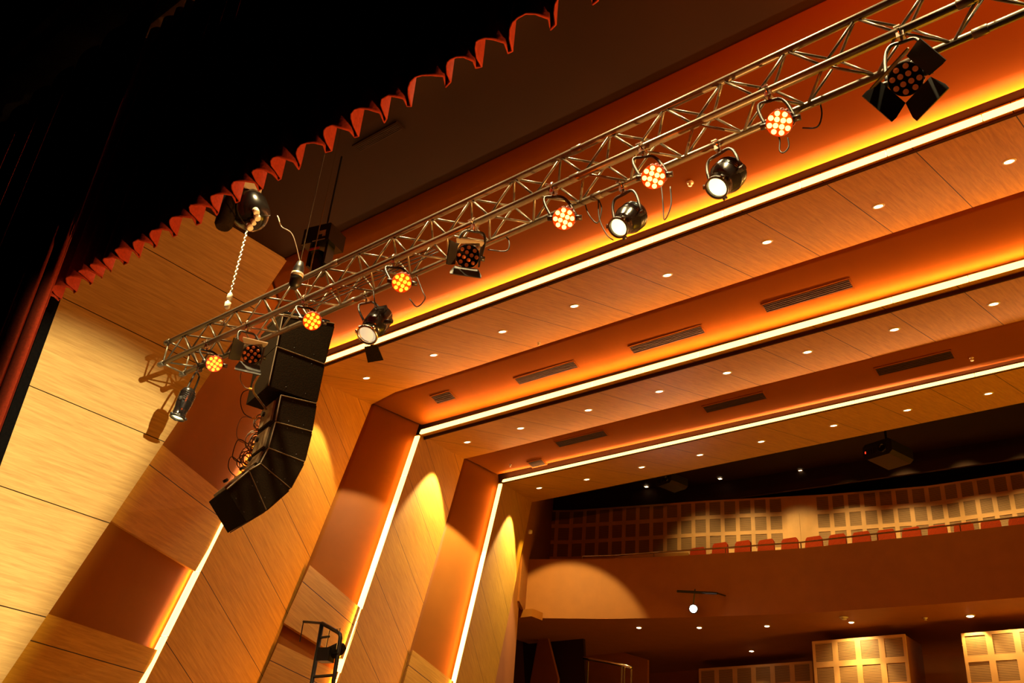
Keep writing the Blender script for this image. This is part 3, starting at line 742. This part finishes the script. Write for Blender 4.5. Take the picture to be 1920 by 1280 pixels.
def theatre_spot(c, back, top, label, rad=.10, lens='lamplens', door=None, name='theatre_spotlight', box=False, fat=1.0):
    d = (c - back).normalized(); L = (c - back).length; R = frame_to(d)
    t = empty(name, top + V((0, 0, -.05)), label, 'stage light')
    m = MB()
    if box:
        m.lathe([(rad * .5, 0), (rad * .95, .03), (rad * 1.0, L * .35), (rad * 1.15, L * .4), (rad * 1.15, L * .7), (rad * .95, L * .75), (rad * .95, L - .02), (rad * .88, L - .05), (rad * .5, L - .06)], back, d, 24)
        m.box(back + d * L * .38, (rad * 1.5, rad * 1.9, L * .62), R)
    else:
        m.lathe([(rad * .35 * fat, 0), (rad * .8 * fat, .02), (rad * .97 * fat, .06), (rad * 1.0 * fat, L * .55), (rad * .92 * (1 + fat) / 2, L * .72), (rad * .95, L - .03), (rad * 1.05, L - .025), (rad * 1.05, L - .005), (rad * .95, L - .004), (rad * .9, L - .04), (rad * .5, L - .05)], back, d, 24)
        for k in range(5): m.lathe([(rad * 1.0 * fat, 0), (rad * 1.05 * fat, .004), (rad * 1.0 * fat, .008)], back + d * (.07 + k * .022), d, 24)
    m.build('housing', M['gloss'], t, True, world=True)
    m = MB(); m.lathe([(rad * .90, -.004), (rad * .88, .0), (rad * .6, .012), (0, .02)], c - d * .012, d, 24); m.build('lens', M[lens], t, True, world=True)
    m = MB(); m.lathe([(rad * .90, -.01), (rad * 1.1, -.01), (rad * 1.12, .012), (rad * .92, .014)], c, d, 24, ring=True)
    for k in range(3):
        th = math.radians(30 + 120 * k); q = R @ V((math.cos(th), math.sin(th), 0)); m.box(c + q * rad * 1.14, (.03, .03, .02), R @ Matrix.Rotation(th, 3, 'Z'))
    m.build('lens_ring', M['steel'] if lens != 'lamplens' else M['black'], t, True, world=True)
    for s_ in (-1, 1):
        m = MB(); m.tube([c - d * L * .45 + R.col[0] * s_ * rad, c - d * L * .45 + R.col[0] * s_ * (rad + .09)], .010, 6); m.lathe([(.0, 0), (.02, .004), (.02, .03), (.0, .034)], c - d * L * .45 + R.col[0] * s_ * (rad + .06), R.col[0] * s_, 8); m.build('tilt_knob', M['black'], t, world=True)
    piv = c - d * L * .5; hang = V((top.x, top.y, top.z - .10))
    yoke(t, piv, R, rad * (fat + .22), hang); clamp(t, top, hang, TD)
    if door:
        px0, col = door
        q = [c + R @ V((x, y, z)) for x, y, z in px0]; nrm = (q[1] - q[0]).cross(q[2] - q[0]).normalized() * .004
        m = MB(); m.hexa([p + nrm for p in q], [p - nrm for p in q]); m.build('barn_door', M[col], t, world=True)
    return t

EYE = V((0, 0, 0))
# the lamp that lights the side wall stands outside the frame; two flaps added to it block spill past the wall and on the curtain
S0 = V((1.5, 0.3, 1.0)); dS = (V((-12, 4.75, 2.5)) - S0).normalized()
t = empty('theatre_spotlight', S0 - dS * .3, 'unseen black spotlight with two flaps added to block light, outside the picture', 'stage light')
m = MB(); m.lathe([(.05, -.38), (.10, -.34), (.11, -.08), (.12, -.04), (.11, -.035)], S0, dS, 18); m.build('housing', M['gloss'], t, True, world=True)
e1, e2 = V((-12, 7.62, 8.82)), V((-12, 3.86, FLZ)); q1, q2 = S0 + (e1 - S0) * .042, S0 + (e2 - S0) * .042
wv = (q2 - q1).cross(dS).normalized(); wv = wv if wv.y > 0 else -wv; ln = (q2 - q1) * .15
q = [q1 - ln, q2 + ln, q2 + ln + wv * .35, q1 - ln + wv * .35]
m = MB(); m.hexa([p - dS * .002 for p in q], [p + dS * .002 for p in q]); m.build('barn_door', M['black'], t, world=True)  # added flap blocking light beyond the wall's raked edge
e1, e2 = V((-12, 3.98, 8.82)), V((-12, 3.98, FLZ)); q1, q2 = S0 + (e1 - S0) * .042, S0 + (e2 - S0) * .042
wv = (q2 - q1).cross(dS).normalized(); wv = -wv if wv.y > 0 else wv; ln = (q2 - q1) * .15
q = [q1 - ln, q2 + ln, q2 + ln + wv * .35, q1 - ln + wv * .35]
m = MB(); m.hexa([p - dS * .002 for p in q], [p + dS * .002 for p in q]); m.build('barn_door', M['black'], t, world=True)  # second added flap, keeps the beam off the side curtain
m = MB(); m.tube([S0 - dS * .15 + V((0, 0, -.1)), V((S0.x + .15, S0.y - .05, -1.6))], .02, 8); m.build('stand', M['black'], t, world=True)
PARS = [((402, 682), 'glowing amber LED par light at the truss\'s near-wall end, beside the dark barn-door light', 4.87, .98),
        ((585, 602), 'glowing amber LED par light hanging over the top of the speaker array', 4.85, 1.0),
        ((753, 530), 'glowing amber LED par light with a looped cable, above the half-lit barn-door spotlight', 4.83, 1.0),
        ((1057, 410), 'glowing amber LED par light just left of a bright white spotlight', 4.80, 1.0),
        ((1225, 332), 'glowing amber LED par light between the two bright white spotlights', 4.78, 1.0),
        ((1461, 231), 'brightest glowing amber LED par light, nearest the big open barn doors', 4.76, 1.0)]
for (px, lab, Y, sz) in PARS:
    c = at(*px, Y); s_ = s_of((px[0] - 15, px[1] - 50)); top = tp(s_, 0, 0)
    cc = at(px[0], px[1], Y)
    led_par(cc, EYE + V((-1.0, 0, -.5)), top, lab, True, body='red', group='lit amber LED pars on the truss', size=sz * .76, hot=px[0] > 1000)
    l = bpy.data.lights.new('led_glow', 'POINT'); l.energy = 7; l.color = (1.0, 0.10, 0.0); l.shadow_soft_size = .08
    o = bpy.data.objects.new('led_glow', l); COL.objects.link(o); o.location = cc + (EYE + V((-1.0, 0, -.5)) - cc).normalized() * .16 + CO  # point lamp added ahead of each face to imitate its red halo
# one more on the same truss, beyond the frame, that reddens the bulkhead
top = tp(11.2, 0, 0); led_par(top + V((0, -.1, -.33)), V((-1.0, 0, -.5)), top, 'amber LED par light at the truss\'s far end beyond the picture', True, body='red', group='lit amber LED pars on the truss')
spot('led_par_beam', (0.6, 5.1, 4.9), (-0.4, 8.6, 8.7), 62, 1100, (1.0, 0.13, 0.0), 0.9, 0.06)
spot('led_par_beam', (0.6, 5.1, 4.9), (-3.6, 9.2, 8.7), 44, 330, (1.0, 0.2, 0.0), 0.9, 0.06)

c = at(877, 480, 4.82)
led_par(c, EYE + V((.3, 0, .5)), tp(s_of((893, 418)), 0, 0), 'unlit multi-lens light with square barn doors, its upper flap catching the light', False,
        doors=[(.085, .085, .13, 2, 'black'), (.105, .115, .15, 8, 'flap'), (.085, .10, .14, 30, 'black'), (.10, .13, .15, 30, 'black')], size=.86)
c = at(472, 664, 4.9)
led_par(c, EYE + V((.4, 0, 1.0)), tp(s_of((418, 640)) + .5, 0, 0), 'unlit multi-lens light with dark barn doors in front of the speaker array', False,
        doors=[(.085, .09, .13, 4, 'black'), (.105, .125, .16, 12, 'flap'), (.09, .11, .16, 45, 'black'), (.10, .13, .17, 38, 'black')], size=.86)
c = at(1698, 148, 4.68)
led_par(c, EYE + V((-.6, 0, -.2)), tp(s_of((1690, 55)), 0, 0), 'big unlit multi-lens light with wide-open barn doors at the upper right', False,
        doors=[(.09, .10, .14, 62, 'black'), (.13, .15, .17, 3, 'flap'), (.10, .12, .15, 52, 'black'), (.10, .125, .16, 50, 'black')], size=.88, roll=32)

c = at(333, 782, 4.95); bk = back_point(c, (357, 728), .36)
theatre_spot(c, bk, tp(.35, TW, 0), 'bright white spotlight hanging lowest, at the very end of the truss by the side wall', .078, fat=1.1)
c = at(1160, 426, 5.0); bk = back_point(c, (1196, 398), .34)
theatre_spot(c, bk, tp(s_of((1170, 350), TW), TW, 0), 'bright white spotlight to the left of centre among the amber pars on the truss', .078, fat=1.45)
c = at(1345, 351, 4.98); bk = back_point(c, (1376, 316), .34)
theatre_spot(c, bk, tp(s_of((1345, 268), TW), TW, 0), 'bright white spotlight hung farther along the truss, in front of the painted bulkhead', .080, fat=1.5)
c = at(689, 627, 5.05); bk = back_point(c, (722, 586), .42)
theatre_spot(c, bk, tp(s_of((692, 562), TW), TW, 0), 'half-lit spotlight with a pale ringed lens and one hanging barn door', .095, 'dimlens',
             door=([(-.075, -.11, .02), (.065, -.11, .02), (.085, -.26, .06), (-.085, -.26, .06)], 'cab'), box=True)

# ------------------------------------------------------------------ speaker array
TH = math.radians(16); SN = V((math.cos(TH), -math.sin(TH), 0)); SP0 = ray(594, 756) * 11.3; SK = SN.dot(SP0)
def sp(x, y): return hit(x, y, SN, SK)
def cabinet(px, width, label, back=(0, 3)):
    pts = [sp(*p) for p in px]; cen = sum(pts, V()) / len(pts)
    t = empty('speaker_cabinet', cen - SN * width / 2, label, 'loudspeaker', 'cabinets of the hanging speaker array')
    ins = [p.lerp(cen, .012) for p in pts]
    m = MB(); m.hexa(ins, [p - SN * width for p in ins]); m.build('cabinet', M['cab'], t, world=True)
    # pale edges on the top and the back of the near side
    m = MB()
    for i, j in ((0, 1), (0, len(px) - 1)):
        a, b = pts[i].lerp(cen, .02), pts[j].lerp(cen, .02); m.tube([a + SN * .002, b + SN * .002], .0075, 4)
    m.build('edge_trim', M['cabedge'], t, world=True)
    m = MB()
    a, b = pts[1], pts[2]; fr = [a.lerp(b, .06), a.lerp(b, .94)]
    out = ((a + b) / 2 - cen).normalized() * .012
    m.hexa([fr[0] - SN * .02, fr[1] - SN * .02, fr[1] - SN * (width - .02), fr[0] - SN * (width - .02)], [p + out for p in (fr[0] - SN * .02, fr[1] - SN * .02, fr[1] - SN * (width - .02), fr[0] - SN * (width - .02))])
    m.build('front_grille', M['grille'], t, world=True)
    m = MB()
    for u_, v_ in ((.35, .12), (.75, .12), (.35, .88), (.75, .88)):
        q = pts[0].lerp(pts[1], u_).lerp(pts[3].lerp(pts[2], u_), v_); m.lathe([(.008, 0), (.006, .002), (0, .003)], q, SN, 8)
    m.build('side_bolts', M['black'], t, world=True)
    return t, pts
CABS = [([(530, 588), (628, 606), (609, 681.5), (518, 648)], .66, 'tallest dark speaker cabinet, topmost of the hanging array, half hidden by the truss'),
        ([(518, 648.6), (609, 682), (594, 755), (502, 723)], .66, 'large dark speaker cabinet second from the top of the hanging array'),
        ([(526, 740), (594, 756), (585.6, 808), (516, 789)], .54, 'small dark speaker cabinet third from the top of the hanging array'),
        ([(516, 790), (585.6, 808.6), (571.6, 865), (502.7, 838)], .54, 'small dark speaker cabinet fourth from the top of the hanging array'),
        ([(502.7, 838.8), (571.6, 865.6), (545.3, 915), (488, 867)], .54, 'small dark speaker cabinet fifth from the top, where the array starts to curl'),
        ([(488, 868), (545.3, 915.6), (500, 955.5), (467, 880.6)], .54, 'wedge-shaped dark speaker cabinet second from the bottom of the hanging array'),
        ([(466.5, 881), (499.4, 956), (462, 978), (424.4, 916.6)], .54, 'lowest dark speaker cabinet, tipped steeply, at the bottom of the hanging array')]
cabs = [cabinet(*c_) for c_ in CABS]
# rear amplifier plates on the small cabinets
for (t, pts), (c0, wd, _) in list(zip(cabs, CABS))[2:]:
    a, b = pts[0], pts[-1]; cen = sum(pts, V()) / 4; out = ((a + b) / 2 - cen); out -= SN * SN.dot(out); out.normalize()
    m = MB(); q = [a.lerp(b, .12) - SN * .10, a.lerp(b, .88) - SN * .10, a.lerp(b, .88) - SN * (wd - .1), a.lerp(b, .12) - SN * (wd - .1)]
    m.hexa(q, [p + out * .025 for p in q]); m.build('rear_plate', M['cabedge'], t, world=True)
    m = MB(); mid = a.lerp(b, .5) - SN * wd * .5 + out * .05
    m.lathe([(.03, 0), (.03, .03), (.0, .032)], mid, out, 10); m.build('rear_socket', M['black'], t, world=True)
# rigging frame
t = empty('flying_frame', sp(580, 590) - SN * .3, 'black steel flying frame with chain fall above the speaker array', 'rigging')
ft = [sp(536, 580), sp(622, 598)]
m = MB()
for s_ in (.08, .54): m.tube([ft[0] - SN * s_, ft[1] - SN * s_], .022, 6)
for q in ft: m.tube([q - SN * .08, q - SN * .54], .018, 6)
m.build('frame_bars', M['black'], t, world=True)
top = (ft[0] + ft[1]) / 2 - SN * .31
m = MB(); m.tube([ft[0] - SN * .31, V((top.x, top.y, top.z + .35)), ft[1] - SN * .31], .008, 5); m.tube([V((top.x, top.y, top.z + .35)), V((top.x, top.y, 8.8))], .007, 5)
m.build('lifting_cable', M['steel'], t, world=True)

# cables looping down the back of the array
def cable(pts, r, mt, label, n=6, grp=None):
    m = MB(); m.tube(smooth_path(pts, n), r, 6)
    return tag(m.build('cable', M[mt], None, True, world=True), label, 'cable', grp)
DC = 11.5
def cp(x, y, D=DC): return ray(x, y) * D
cable([cp(487, 700, 11.0), cp(476, 720, 11.05), cp(476, 735, 11.1), cp(488, 752, 11.2), cp(499, 767, 11.3)], .013, 'cablegrey', 'thick pale cable running down beside the second speaker cabinet')
cable([cp(452, 698), cp(451, 712), cp(459, 726), cp(470, 729)], .006, 'cablegrey', 'thin grey cable loop, topmost behind the speaker array')
cable([cp(470, 729), cp(455, 736), cp(451, 755), cp(458, 775), cp(476, 785)], .006, 'cable', 'thin black cable loop beside the large cabinet\'s lower corner', grp='cable loops behind the speaker array')
cable([cp(476, 785), cp(455, 782), cp(444, 805), cp(448, 825), cp(466, 832)], .006, 'cablegrey', 'thin cable loop level with the fourth speaker cabinet', grp='cable loops behind the speaker array')
cable([cp(466, 832), cp(447, 824), cp(437, 848), cp(438, 860), cp(452, 868)], .006, 'cable', 'thin cable loop level with the fifth speaker cabinet', grp='cable loops behind the speaker array')
cable([cp(452, 868), cp(434, 856), cp(428, 872), cp(432, 884), cp(442, 893)], .006, 'cable', 'lowest thin cable loop, by the tipped bottom cabinet', grp='cable loops behind the speaker array')
rnd = random.Random(4)
for j, (x, y, lab) in enumerate([(487, 792, 'coil of pale cable hung behind the third speaker cabinet'), (480, 834, 'largest tangled coil of pale cable, behind the fourth speaker cabinet'), (462, 862, 'tangled coil of pale cable behind the fifth speaker cabinet')]):
    m = MB(); c = cp(x, y, 11.52); R = frame_to(-ray(x, y))
    for q in range([4, 11, 8][j]):
        rr = rnd.uniform(.05, .12); cx, cy = rnd.uniform(-.03, .03), rnd.uniform(-.05, .05); ph = rnd.uniform(0, 6); ec = rnd.uniform(.6, 1)
        m.tube([c + R @ V((cx + rr * ec * math.cos(ph + a * .45), cy + rr * math.sin(ph + a * .45), rnd.uniform(-.02, .02))) for a in range(15)], .0065, 5)
    o = m.build('cable_coil', M['cablegrey'], None, True, world=True); tag(o, lab, 'cable', 'cable coils behind the speaker array')
for x, y, lab in [(470, 729, 'small yellow plug beside the large second cabinet'), (476, 784, 'small yellow plug beside the third cabinet'), (475, 838, 'small yellow plug in the middle cable coil'), (463, 865, 'small yellow plug in the lower cable coil'), (443, 894, 'small yellow plug by the tipped bottom cabinet')]:
    m = MB(); c = cp(x, y, 11.48); m.lathe([(.008, -.03), (.014, -.02), (.014, .02), (.008, .035)], c, (SN + V((0, .4, -.3))), 8)
    tag(m.build('cable_plug', M['yellow'], None, world=True), lab, 'plug', 'yellow plugs behind the speaker array')

# ------------------------------------------------------------------ chain hoist and fixtures near the ceiling
hk = tp(.95, .1, TW)
t = empty('chain_hoist', hk, 'twisted steel chain with a pale hook block holding the truss end from the ceiling', 'rigging')
topc = V((hk.x, hk.y, 8.78))
m = MB(); L = 8.78 - hk.z - .42; n = int(L / .034)
for i in range(n):
    z = hk.z + .42 + i * .034; r = .012; a = V((r, 0, 0)) if i % 2 else V((0, r, 0))
    c = V((hk.x, hk.y, z)); m.tube([c + a * math.cos(k * math.pi / 3) + V((0, 0, .024)) * math.sin(k * math.pi / 3) for k in range(7)], .0062, 4)
m.build('chain', M['alu'], t, world=True)
m = MB(); m.lathe([(.018, .20), (.034, .22), (.036, .28), (.020, .29), (.020, .32), (.034, .33), (.030, .39), (.010, .42)], hk, (0, 0, 1), 14); m.build('hook_block', M['white'], t, True, world=True)
m = MB(); m.tube([hk + V((0, 0, .15)), hk + V((.03, 0, .10)), hk + V((.03, 0, .04)), hk + V((-.01, 0, .0)), hk + V((-.04, 0, .04))], .012, 6); m.build('hook', M['steel'], t, True, world=True)
m = MB(); 
for w_ in (0, TW): m.tube([hk + V((0, 0, .02)), tp(.95, w_, TW)], .014, 6)
m.build('sling', M['cablegrey'], t, True, world=True)
m = MB(); m.lathe([(.0, 0), (.07, .0), (.07, .18), (.0, .2)], topc - V((0, 0, .2)), (0, 0, 1), 12); m.build('hoist_motor', M['black'], t, True, world=True)

# ceiling cluster behind the curtain hem
def G(x, y, D): return ray(x, y) * D
Dc = 10.0
t = empty('ceiling_projector', G(455, 355, 10.4), 'dark stage fixture with grey top box and pale connectors, hung by the curtain hem', 'stage light')
c = G(457, 352, 10.4); m = MB(); m.box(c, (.26, .26, .16)); m.build('top_box', M['flap'], t, world=True)
m = MB(); m.tube([c, V((c.x, c.y, 8.8))], .03, 8); m.build('stem', M['black'], t, world=True)
c2 = G(468, 392, 10.3); m = MB(); m.lathe([(.05, -.24), (.15, -.2), (.19, -.05), (.19, .1), (.13, .2), (.05, .24)], c2, (.5, .2, -1), 20); m.build('head', M['gloss'], t, True, world=True)
m = MB()
for x, y, sz in ((482, 407, .03), (475, 416, .022), (468, 425, .03), (480, 396, .03)):
    q = G(x, y, 10.05); m.lathe([(sz, -.03), (sz * 1.1, 0), (sz, .03)], q, (.5, .3, -1), 10)
m.build('connectors', M['white'], t, True, world=True)
c3 = G(427, 393, 10.2); m = MB(); m.lathe([(.07, -.22), (.09, -.18), (.09, .16), (.06, .22)], c3, (0, 0, 1), 14)
m.tube([G(445, 372, 10), G(444, 392, 10), G(448, 405, 10), G(462, 425, 10)], .007, 5); m.build('side_canister', M['cab'], t, True, world=True)

# moving head on a base, hung upside down between truss and side wall
Y0 = 6.35
c = at(607, 452, Y0); t = empty('moving_head_light', c, 'dark moving-head light with small label and red stripe, hung above the truss', 'stage light')
R = Matrix.Rotation(math.radians(14), 3, 'Z')
m = MB(); m.box(c, (.44, .34, .25), R); m.box(c + V((0, 0, .14)), (.36, .28, .06), R); m.build('base', M['gloss'], t, world=True)
m = MB(); m.box(c + R @ V((.10, -.172, .01)), (.10, .004, .055), R); m.box(c + R @ V((.13, -.172, -.04)), (.05, .004, .04), R); m.build('label_plate', M['flap'], t, world=True)
m = MB(); m.box(c + R @ V((.06, -.172, -.11)), (.20, .004, .012), R); m.build('base_edge', M['flap'], t, world=True)
for s_ in (-1, 1):
    m = MB(); m.box(c + R @ V((s_ * .13, 0, -.27)), (.04, .15, .30), R); m.build('yoke_arm', M['black'], t, world=True)
m = MB(); h = c + V((-.0, 0, -.36)); m.lathe([(.06, -.17), (.10, -.13), (.115, .0), (.10, .14), (.085, .17)], h, (.05, .1, -1), 20); m.build('head', M['gloss'], t, True, world=True)
m = MB(); m.box(c + R @ V((-.02, -.125, -.20)), (.15, .01, .035), R); m.build('red_stripe', M['seat'], t, world=True)
m = MB(); m.tube([c + V((0, 0, .14)), V((c.x, c.y, 8.82))], .014, 8); m.build('drop_pipe', M['black'], t, world=True)
cable([hit(519, 402, (0, 0, 1), 8.8), G(522, 408, 10.2), G(528, 425, 9.6), G(548, 440, 9.5), G(562, 490, 9.4), G(566, 512, 9.3)], .006, 'cablegrey', 'thin slack cable dangling from the ceiling beside the moving-head light')
q = G(557, 516, 9.1); m = MB(); m.lathe([(.03, -.14), (.055, -.10), (.055, .02), (.05, .03), (.05, .07), (.03, .14)], q, (.05, 0, 1), 14)
o = tag(m.build('hoist_connector', [M['black']], None, True, world=True), 'short black hoist connector standing just above the truss beside the moving head', 'rigging')
m = MB(); m.lathe([(.057, -.02), (.057, .02)], q, (.05, 0, 1), 14, ring=False); oo = m.build('pale_band', M['flap'], None, True, world=True); oo.parent = o; oo.location = (0, 0, 0)
m = MB(); m.tube([q + V((0, 0, .13)), V((q.x, q.y, 8.83))], .006, 5); oo = m.build('wire', M['cable'], None, True, world=True); oo.parent = o; oo.location = (0, 0, 0)
# slack cables along the truss
for pts, lab in [([(792, 545), (797, 560), (782, 575), (768, 560)], 'small loop of black cable at the right of the third amber par'),
                 ([(940, 440), (954, 450), (950, 470), (915, 468)], 'short cable drooping from the truss beside the half-red barn-door light'),
                 ([(1095, 372), (1103, 400), (1120, 418), (1128, 392), (1122, 372)], 'loop of thin black cable hanging right of the fourth amber par'),
                 ([(1122, 376), (1124, 410), (1138, 440), (1150, 450)], 'thin black cable trailing down towards the left white spotlight'),
                 ([(1240, 352), (1243, 380), (1246, 412), (1258, 385), (1257, 350)], 'thin dangling cable loop below the fifth amber par'),
                 ([(1537, 190), (1541, 215), (1532, 238), (1505, 240)], 'cable curving down from the truss right of the brightest amber par'),
                 ([(1462, 262), (1462, 282), (1470, 286), (1479, 275), (1477, 258)], 'tiny cable loop under the brightest amber par'),
                 ([(700, 545), (703, 575), (700, 600)], 'thin cable hanging beside the half-lit spotlight')]:
    D0 = 5.15
    a0 = tp(s_of(pts[0], TW, 0), TW, 0)
    cable([a0, a0.lerp(at(*pts[0], D0), .5)] + [at(x, y, D0) for x, y in pts], .006, 'cable', lab)
m = MB()
for w_ in (.06, .10, .14, .18): m.tube([tp(2.5 + i * .1, w_ + .008 * math.sin(i * 1.3 + w_ * 40), .032) for i in range(19)], .006, 5)
tag(m.build('cable_bundle', M['cable'], None, True, world=True), 'bundle of thin black cables lying inside the truss above the speaker array', 'cable')

# side ladder with a spotlight, low at the side wall
D = 12.2
def LD(x, y, dd=0): return at(x, y, 7.6 + dd)
t = empty('side_ladder', V((LD(600, 1180).x, 7.6, FLZ)), 'black tubular lighting ladder standing by the side wall at the bottom edge', 'rigging')
A1, B1 = LD(604, 1168), LD(640, 1186)
m = MB(); m.tube([V((A1.x, A1.y, FLZ)), A1], .026, 8); m.build('upright', M['black'], t, True, world=True)
m = MB(); m.tube([A1, B1 + V((-.07, 0, .015)), B1 + V((-.02, 0, -.015)), B1 + V((0, 0, -.06)), V((B1.x, B1.y, FLZ))], .024, 8); m.build('upright', M['black'], t, True, world=True)
zz = LD(628, 1265).z
m = MB(); m.tube([V((A1.x, A1.y, zz)), V((B1.x, B1.y, zz))], .018, 6); m.build('rung', M['black'], t, world=True)
m = MB(); m.tube([V((A1.x, A1.y, A1.z - .17)), V((A1.x + .17, A1.y, A1.z - .17))], .015, 6); m.build('rung', M['black'], t, world=True)
m = MB(); e = LD(569, 1165); m.tube([A1, e], .016, 6); m.tube([e, e + V((0, 0, -.24))], .007, 5); m.build('side_arm', M['black'], t, world=True)
t = empty('ladder_spotlight', LD(612, 1215), 'small boxy spotlight hung on the side ladder at the bottom edge', 'stage light')
c = LD(611, 1228, -.05); m = MB(); m.box(c, (.16, .14, .15), Matrix.Rotation(.3, 3, 'Z')); m.build('front_frame', M['black'], t, world=True)
m = MB(); m.lathe([(.05, .0), (.075, .03), (.075, .18), (.04, .24)], c, (.35, .6, .45), 16); m.build('housing', M['cab'], t, True, world=True)
m = MB(); hp_ = V((c.x + .02, c.y + .05, LD(622, 1180).z))
m.tube([c + V((-.09, .05, 0)), V((c.x - .07, c.y + .05, hp_.z)), V((c.x + .11, c.y + .05, hp_.z)), c + V((.12, .05, 0))], .008, 6); m.build('hanger', M['steel'], t, world=True)
m = MB(); m.tube([c + V((-.13, .03, .02)), c + V((.17, .03, .02))], .011, 6); m.build('tilt_knob', M['black'], t, world=True)

# ------------------------------------------------------------------ balcony front spotlight, projectors, small ceiling fittings
c = at(1300, 1141, 23.2); t = empty('follow_spotlight', c, 'glaring white spotlight on a short bar in front of the curved balcony', 'stage light')
b1, b2 = at(1270, 1108, 23.3), at(1345, 1112, 23.3)
m = MB(); m.tube([b1, b2], .035, 8); m.build('bar', M['black'], t, world=True)
for q in (b1, b2, (b1 + b2) / 2):
    m = MB(); m.tube([q, V((q.x, interp(FT, q.x) + .02, q.z + .05))], .02, 6); m.build('bracket', M['black'], t, world=True)
d = (V((0, 0, 0)) - c).normalized(); m = MB(); m.lathe([(.07, -.35), (.11, -.32), (.12, -.05), (.13, -.02), (.12, .0)], c, d, 18); m.build('housing', M['black'], t, True, world=True)
m = MB(); m.lathe([(.095, 0), (.07, .015), (0, .02)], c, d, 18); m.build('lens', M['hotlens'], t, True, world=True)
m = MB(); m.tube([c - d * .2 + V((0, 0, .1)), V((c.x, c.y + .1, b1.z))], .02, 6); m.build('hanger', M['black'], t, world=True)
for (px, Y, lab, sc, red) in [((1260, 905), 23.5, 'dark projector hung from the rear ceiling, the smaller one nearer the side wall', .75, False), ((1665, 852), 23.5, 'larger dark projector with a red indicator hung from the rear ceiling', 1.0, True)]:
    c = at(*px, Y); t = empty('ceiling_projector', c, lab, 'projector')
    R = Matrix.Rotation(math.radians(-14), 3, 'Z')
    m = MB(); x0 = .42 * sc
    prof = [(-x0, -.10), (-x0, .16), (-x0 * .8, .22), (x0 * .8, .22), (x0, .16), (x0, -.12), (x0 * .75, -.2), (-x0 * .75, -.2)]
    m.hexa([c + R @ V((x, -.45 * sc, z * sc)) for x, z in prof], [c + R @ V((x, .45 * sc, z * sc)) for x, z in prof]); m.build('casing', M['black'], t, world=True)
    m = MB(); m.lathe([(.12 * sc, -.06), (.12 * sc, .03), (.09 * sc, .035), (.08 * sc, 0)], c + R @ V((.15 * sc, -.45 * sc, 0)), R @ V((0, -1, 0)), 16); m.build('lens', M['gloss'], t, True, world=True)
    m = MB()
    for k in range(5): m.box(c + R @ V((-x0 * .75 + k * .07 * sc, -.455 * sc, .0)), (.02, .02, .14 * sc), R)
    m.build('side_vent', M['cab'], t, world=True)
    m = MB(); m.tube([c + V((0, 0, .2 * sc)), V((c.x, c.y, 12.7))], .035, 8); m.build('mount_pole', M['black'], t, world=True)
    if red: m = MB(); m.box(c + R @ V((-x0 * .8, -.46 * sc, .0)), (.03, .02, .05), R); m.build('indicator', M['redled'], t, world=True)
def fitting(p, up, label, r=.035, kind='sprinkler_head', cat='sprinkler'):
    m = MB(); up = V(up); m.lathe([(r, 0), (r * .9, .012), (r * .35, .016), (r * .3, .045), (r * .6, .05), (r * .6, .055), (0, .058)], p, -up, 12)
    tag(m.build(kind, M['white'], None, True, world=True), label, cat)
A = panels[0]['a']; n0, k0 = None, None
pA, pB, pC = V((-12.02, 7.62, 8.84)), V((XR, 7.62, 8.84)), V((XR, 9.9, .871 * 9.9))
nb_ = (pB - pA).cross(pC - pA).normalized(); nb_ = nb_ if nb_.z > 0 else -nb_
fitting(hit(1294, 342, nb_, nb_.dot(pA)) , nb_, 'small pale sprinkler head on the painted bulkhead beside the right white spotlight', .05)
fitting(hit(957, 871, *pl2), (0, 0, 1), 'tiny pale sprinkler head in the second painted recess by the side wall', .035)
fitting(hit(1010, 642, *((panels[0]['n'], panels[0]['k']))), (0, 0, 1), 'tiny sprinkler head at the rear edge of the front timber ceiling panel', .035)
fitting(hit(1822, 671, *pl2), (0, 0, 1), 'tiny pale sprinkler head in the second painted recess beside the farthest slot vent', .05)
fitting(hit(1582, 1157, (0, 0, 1), 6.87), (0, 0, 1), 'round white smoke detector under the balcony', .12, 'smoke_detector', 'smoke detector')
fitting(hit(1735, 1158, (0, 0, 1), 6.87), (0, 0, 1), 'tiny pale sprinkler head under the balcony', .06)
c = at(994, 993, 20.9); m = MB(); m.lathe([(.03, 0), (.07, .02), (.07, .10), (.03, .12)], c, (0, 0, -1), 10)
tag(m.build('wall_sensor', M['white'], None, True, world=True), 'small pale sensor on the wall beside the third timber fin', 'sensor')
